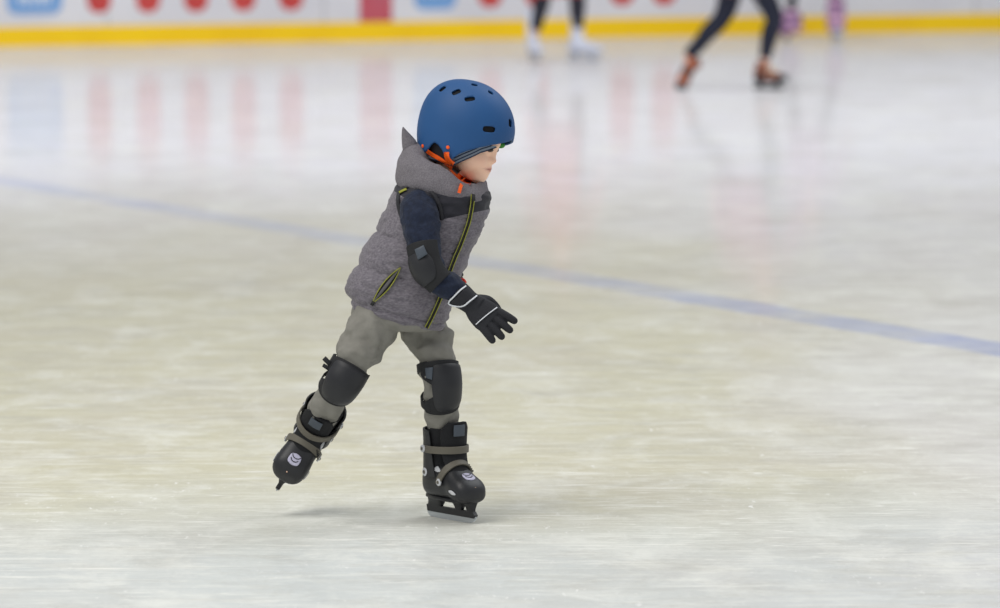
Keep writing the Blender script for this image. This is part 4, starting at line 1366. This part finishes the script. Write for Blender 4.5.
def far_skate(root, Q, ank, toe, foot_px, m_boot, m_sole, m_blade, wheels=False, s=1.0, up=None, upper=0.13, m_low=None):
    """toe: world direction; foot_px: (px, py, d) point on the blade line under the ankle"""
    o = Q(*foot_px)
    u = Vector((0, 0, 1)) if up is None else Vector(up)
    M = frame(toe, u, o) @ Matrix.Diagonal((s, s, s, 1))
    a = Acc()
    a.add(*loft([S(-0.085, 0.012, 0.075, 0.11), S(-0.078, 0.030, 0.062, 0.14), S(-0.04, 0.036, 0.058, 0.15), S(0.0, 0.036, 0.057, 0.148), S(0.05, 0.040, 0.058, 0.118), S(0.10, 0.038, 0.060, 0.100), S(0.135, 0.026, 0.064, 0.090), S(0.143, 0.008, 0.07, 0.082)], 4, 28))
    a.add(*tube([(Vector((-0.040, 0, 0.10)), 0.040), (Vector((-0.036, 0, 0.15)), 0.040), (Vector((-0.034, 0, 0.15 + upper * 0.6)), 0.044), (Vector((-0.034, 0, 0.15 + upper)), 0.050)], Vector((1, 0, 0)), seg=24))
    bt = link('ice_skate', evaluated(a.mesh(M), []), m_boot, root)
    a = Acc().add(*loft([S(-0.088, 0.020, 0.046, 0.064, 4), S(-0.03, 0.034, 0.044, 0.062, 4), S(0.05, 0.038, 0.044, 0.062, 4), S(0.132, 0.022, 0.05, 0.068, 4)], 4, 20))
    for (x0, x1) in ((-0.07, -0.03), (0.05, 0.09)): a.add(*box(((x0 + x1) / 2, 0, 0.036), x1 - x0, 0.014, 0.03))
    link('sole', a.mesh(M), m_sole, bt, smooth=False)
    a = Acc().add(*extrude_outline([(-0.10, 0.012), (-0.09, 0.002), (0.10, 0.0), (0.125, 0.008), (0.14, 0.024), (0.12, 0.026), (-0.10, 0.026)], 0.008))
    link('blade', a.mesh(M), m_blade, bt, smooth=False)
    if m_blade is m_sole:
        link('toe_cap', Acc().add(*ellipsoid((0.112, 0, 0.076), (0.040, 0.041, 0.024), 20, 12, M)).mesh(), m_sole, bt)
        link('heel_cap', Acc().add(*ellipsoid((-0.058, 0, 0.074), (0.034, 0.040, 0.022), 20, 12, M)).mesh(), m_sole, bt)
    if m_low:
        a = Acc()
        for k in range(5):
            a.add(*tube([(Vector((0.0 + k * 0.018, -0.036, 0.112 - k * .004)), 0.005), (Vector((0.004 + k * 0.018, 0, 0.160 - k * 0.012)), 0.005), (Vector((0.0 + k * 0.018, 0.036, 0.112 - k * .004)), 0.005)], Vector((1, 0, 0)), sub=5, seg=8))
        link('laces', a.mesh(M), m_low, bt)
    return bt

MB_black = mat('black_tights', (40, 40, 52), 0.7)
MB_navy = mat('navy_tights', (25, 29, 48), 0.7)
MB_red = mat('red_coat', (186, 74, 78), 0.7)
MB_pink = mat('pink_jacket', (176, 110, 128), 0.7)
MB_white = mat('white_leather', (214, 218, 232), 0.4)
MB_lilac = mat('pink_purple_stripes', (222, 178, 204), 0.7, rgb2=(112, 76, 124), nscale=22, stretch=(0.3, 0.3, 1.3), contrast=(0.46, 0.54))
MB_steel = mat('pale_steel', (205, 208, 216), 0.3, metal=0.5)
MB_sole = mat('grey_sole', (176, 182, 194), 0.5)
MB_orange = mat('orange_boot', (206, 118, 82), 0.5, rgb2=(88, 56, 48), nscale=12)
MB_dark = mat('dark_sole', (44, 44, 50), 0.5)
MB_hair1 = mat('brown_hair', (92, 64, 44), 0.6); MB_hair2 = mat('dark_hair', (44, 34, 30), 0.6); MB_hair3 = mat('fair_hair', (170, 130, 84), 0.6)

Y1 = PG(560, 62).y
r1, Q1 = far_person('person in black tights and white figure skates standing by the boards, legs slightly apart', Y1, [(551, -52), (569, -52)], [(543, -6), (577, -10)], [(535, 32), (578, 30)], (562, -112), (562, -142),
                    dict(legs=MB_black, top=MB_red, hair=MB_hair1, hem=0.80), None, legr=0.074, seed=2)
far_skate(r1, Q1, None, (0.25, -0.95, 0), (534, 61.5, 0.0), MB_white, MB_sole, MB_steel, s=1.2, upper=0.19)
far_skate(r1, Q1, None, (0.88, -0.45, 0), (582, 61.5, 0.0), MB_white, MB_sole, MB_steel, s=1.28, upper=0.17)
Y2 = PG(768, 89).y
r2, Q2 = far_person('person in dark navy tights and orange skates pushing off behind the boy on the right', Y2, [(737, -30), (752, -30)], [(723, 16), (774, 17)], [(687, 58, 0.05), (764, 60)], (760, -88), (770, -122),
                    dict(legs=MB_navy, top=MB_pink, hair=MB_hair2, hem=0.42), None, legr=0.072, seed=5)
far_skate(r2, Q2, None, (0.78, -0.60, 0), (767, 89.5, 0.0), MB_orange, MB_dark, MB_dark, s=1.12, upper=0.02, m_low=mat('cream_laces', (226, 220, 200), .7))
far_skate(r2, Q2, None, (-0.30, -0.70, -0.66), (680.5, 80, 0.10), MB_orange, MB_dark, MB_dark, s=1.08, up=(0.5, -0.5, 0.7), upper=0.02)
Y3 = PG(810, 41).y
r3, Q3 = far_person('person in pink and purple striped leg warmers skating close to the yellow strip', Y3, [(800, -58), (818, -58)], [(794, -22), (832, -20)], [(790, 24), (836, 20)], (812, -112), (814, -140),
                    dict(legs=MB_black, top=MB_lilac, hair=MB_hair3, hem=0.12), None, legr=0.055, seed=9)
far_skate(r3, Q3, None, (-0.2, -0.95, 0), (787, 42, -0.05), MB_lilac, MB_dark, MB_steel, s=1.0, upper=0.12)
far_skate(r3, Q3, None, (0.3, -0.9, 0.0), (836, 41, 0.0), MB_white, MB_sole, MB_steel, s=0.95, upper=0.08)
for (x, y0, y1, rk) in ((790, 10, 33, 1.25), (836, -4, 30, 1.0)):
    link('leg_warmer', Acc().add(*tube([(Q3(x, y0), 0.062 * rk), (Q3(x, (y0 + y1) / 2), 0.088 * rk), (Q3(x, y1), 0.075 * rk)], seg=24, disp=lambda t, a_, p: nz(p, 20, 1) * 0.008)).mesh(), MB_lilac, r3)

# ------------------------------------------------------------------ light, world, camera
w = bpy.data.worlds.new('hall'); bpy.context.scene.world = w; w.use_nodes = True
bg = w.node_tree.nodes['Background']; bg.inputs['Color'].default_value = (0.95, 0.97, 1.0, 1); bg.inputs['Strength'].default_value = 0.52
def area(loc, target, sx, sy, power, color=(1, 1, 1)):
    l = bpy.data.lights.new('ceiling_light', 'AREA'); l.shape = 'RECTANGLE'; l.size = sx; l.size_y = sy; l.energy = power; l.color = color
    o = bpy.data.objects.new('ceiling_light', l); col.objects.link(o); o.location = loc
    o.rotation_euler = (Vector(target) - Vector(loc)).to_track_quat('-Z', 'Y').to_euler()
    return o
area((-3.5, 9.0, 8.0), (0, 12.5, 0.5), 5, 8, 520, (1.0, 0.97, 0.92))
area((5, 16, 8.5), (0, 13, 0.5), 6, 6, 300, (0.95, 0.98, 1.0))
area((0, 30, 9), (0, 34, 0), 24, 16, 1300, (0.97, 0.98, 1.0))

cam = bpy.data.cameras.new('camera'); co_ = bpy.data.objects.new('camera', cam); col.objects.link(co_)
co_.location = ORG; co_.rotation_euler = (PI / 2 - PITCH, 0, 0)
cam.sensor_width = 36.0; cam.lens = 36.0 * F / 1000.0; cam.clip_end = 300; cam.clip_start = 0.5
cam.dof.use_dof = True; cam.dof.focus_distance = YC - 0.06; cam.dof.aperture_fstop = 180.0 / 48.0
bpy.context.scene.camera = co_
sc = bpy.context.scene
sc.view_settings.view_transform = 'Standard'; sc.view_settings.look = 'None'; sc.view_settings.exposure = 0.0
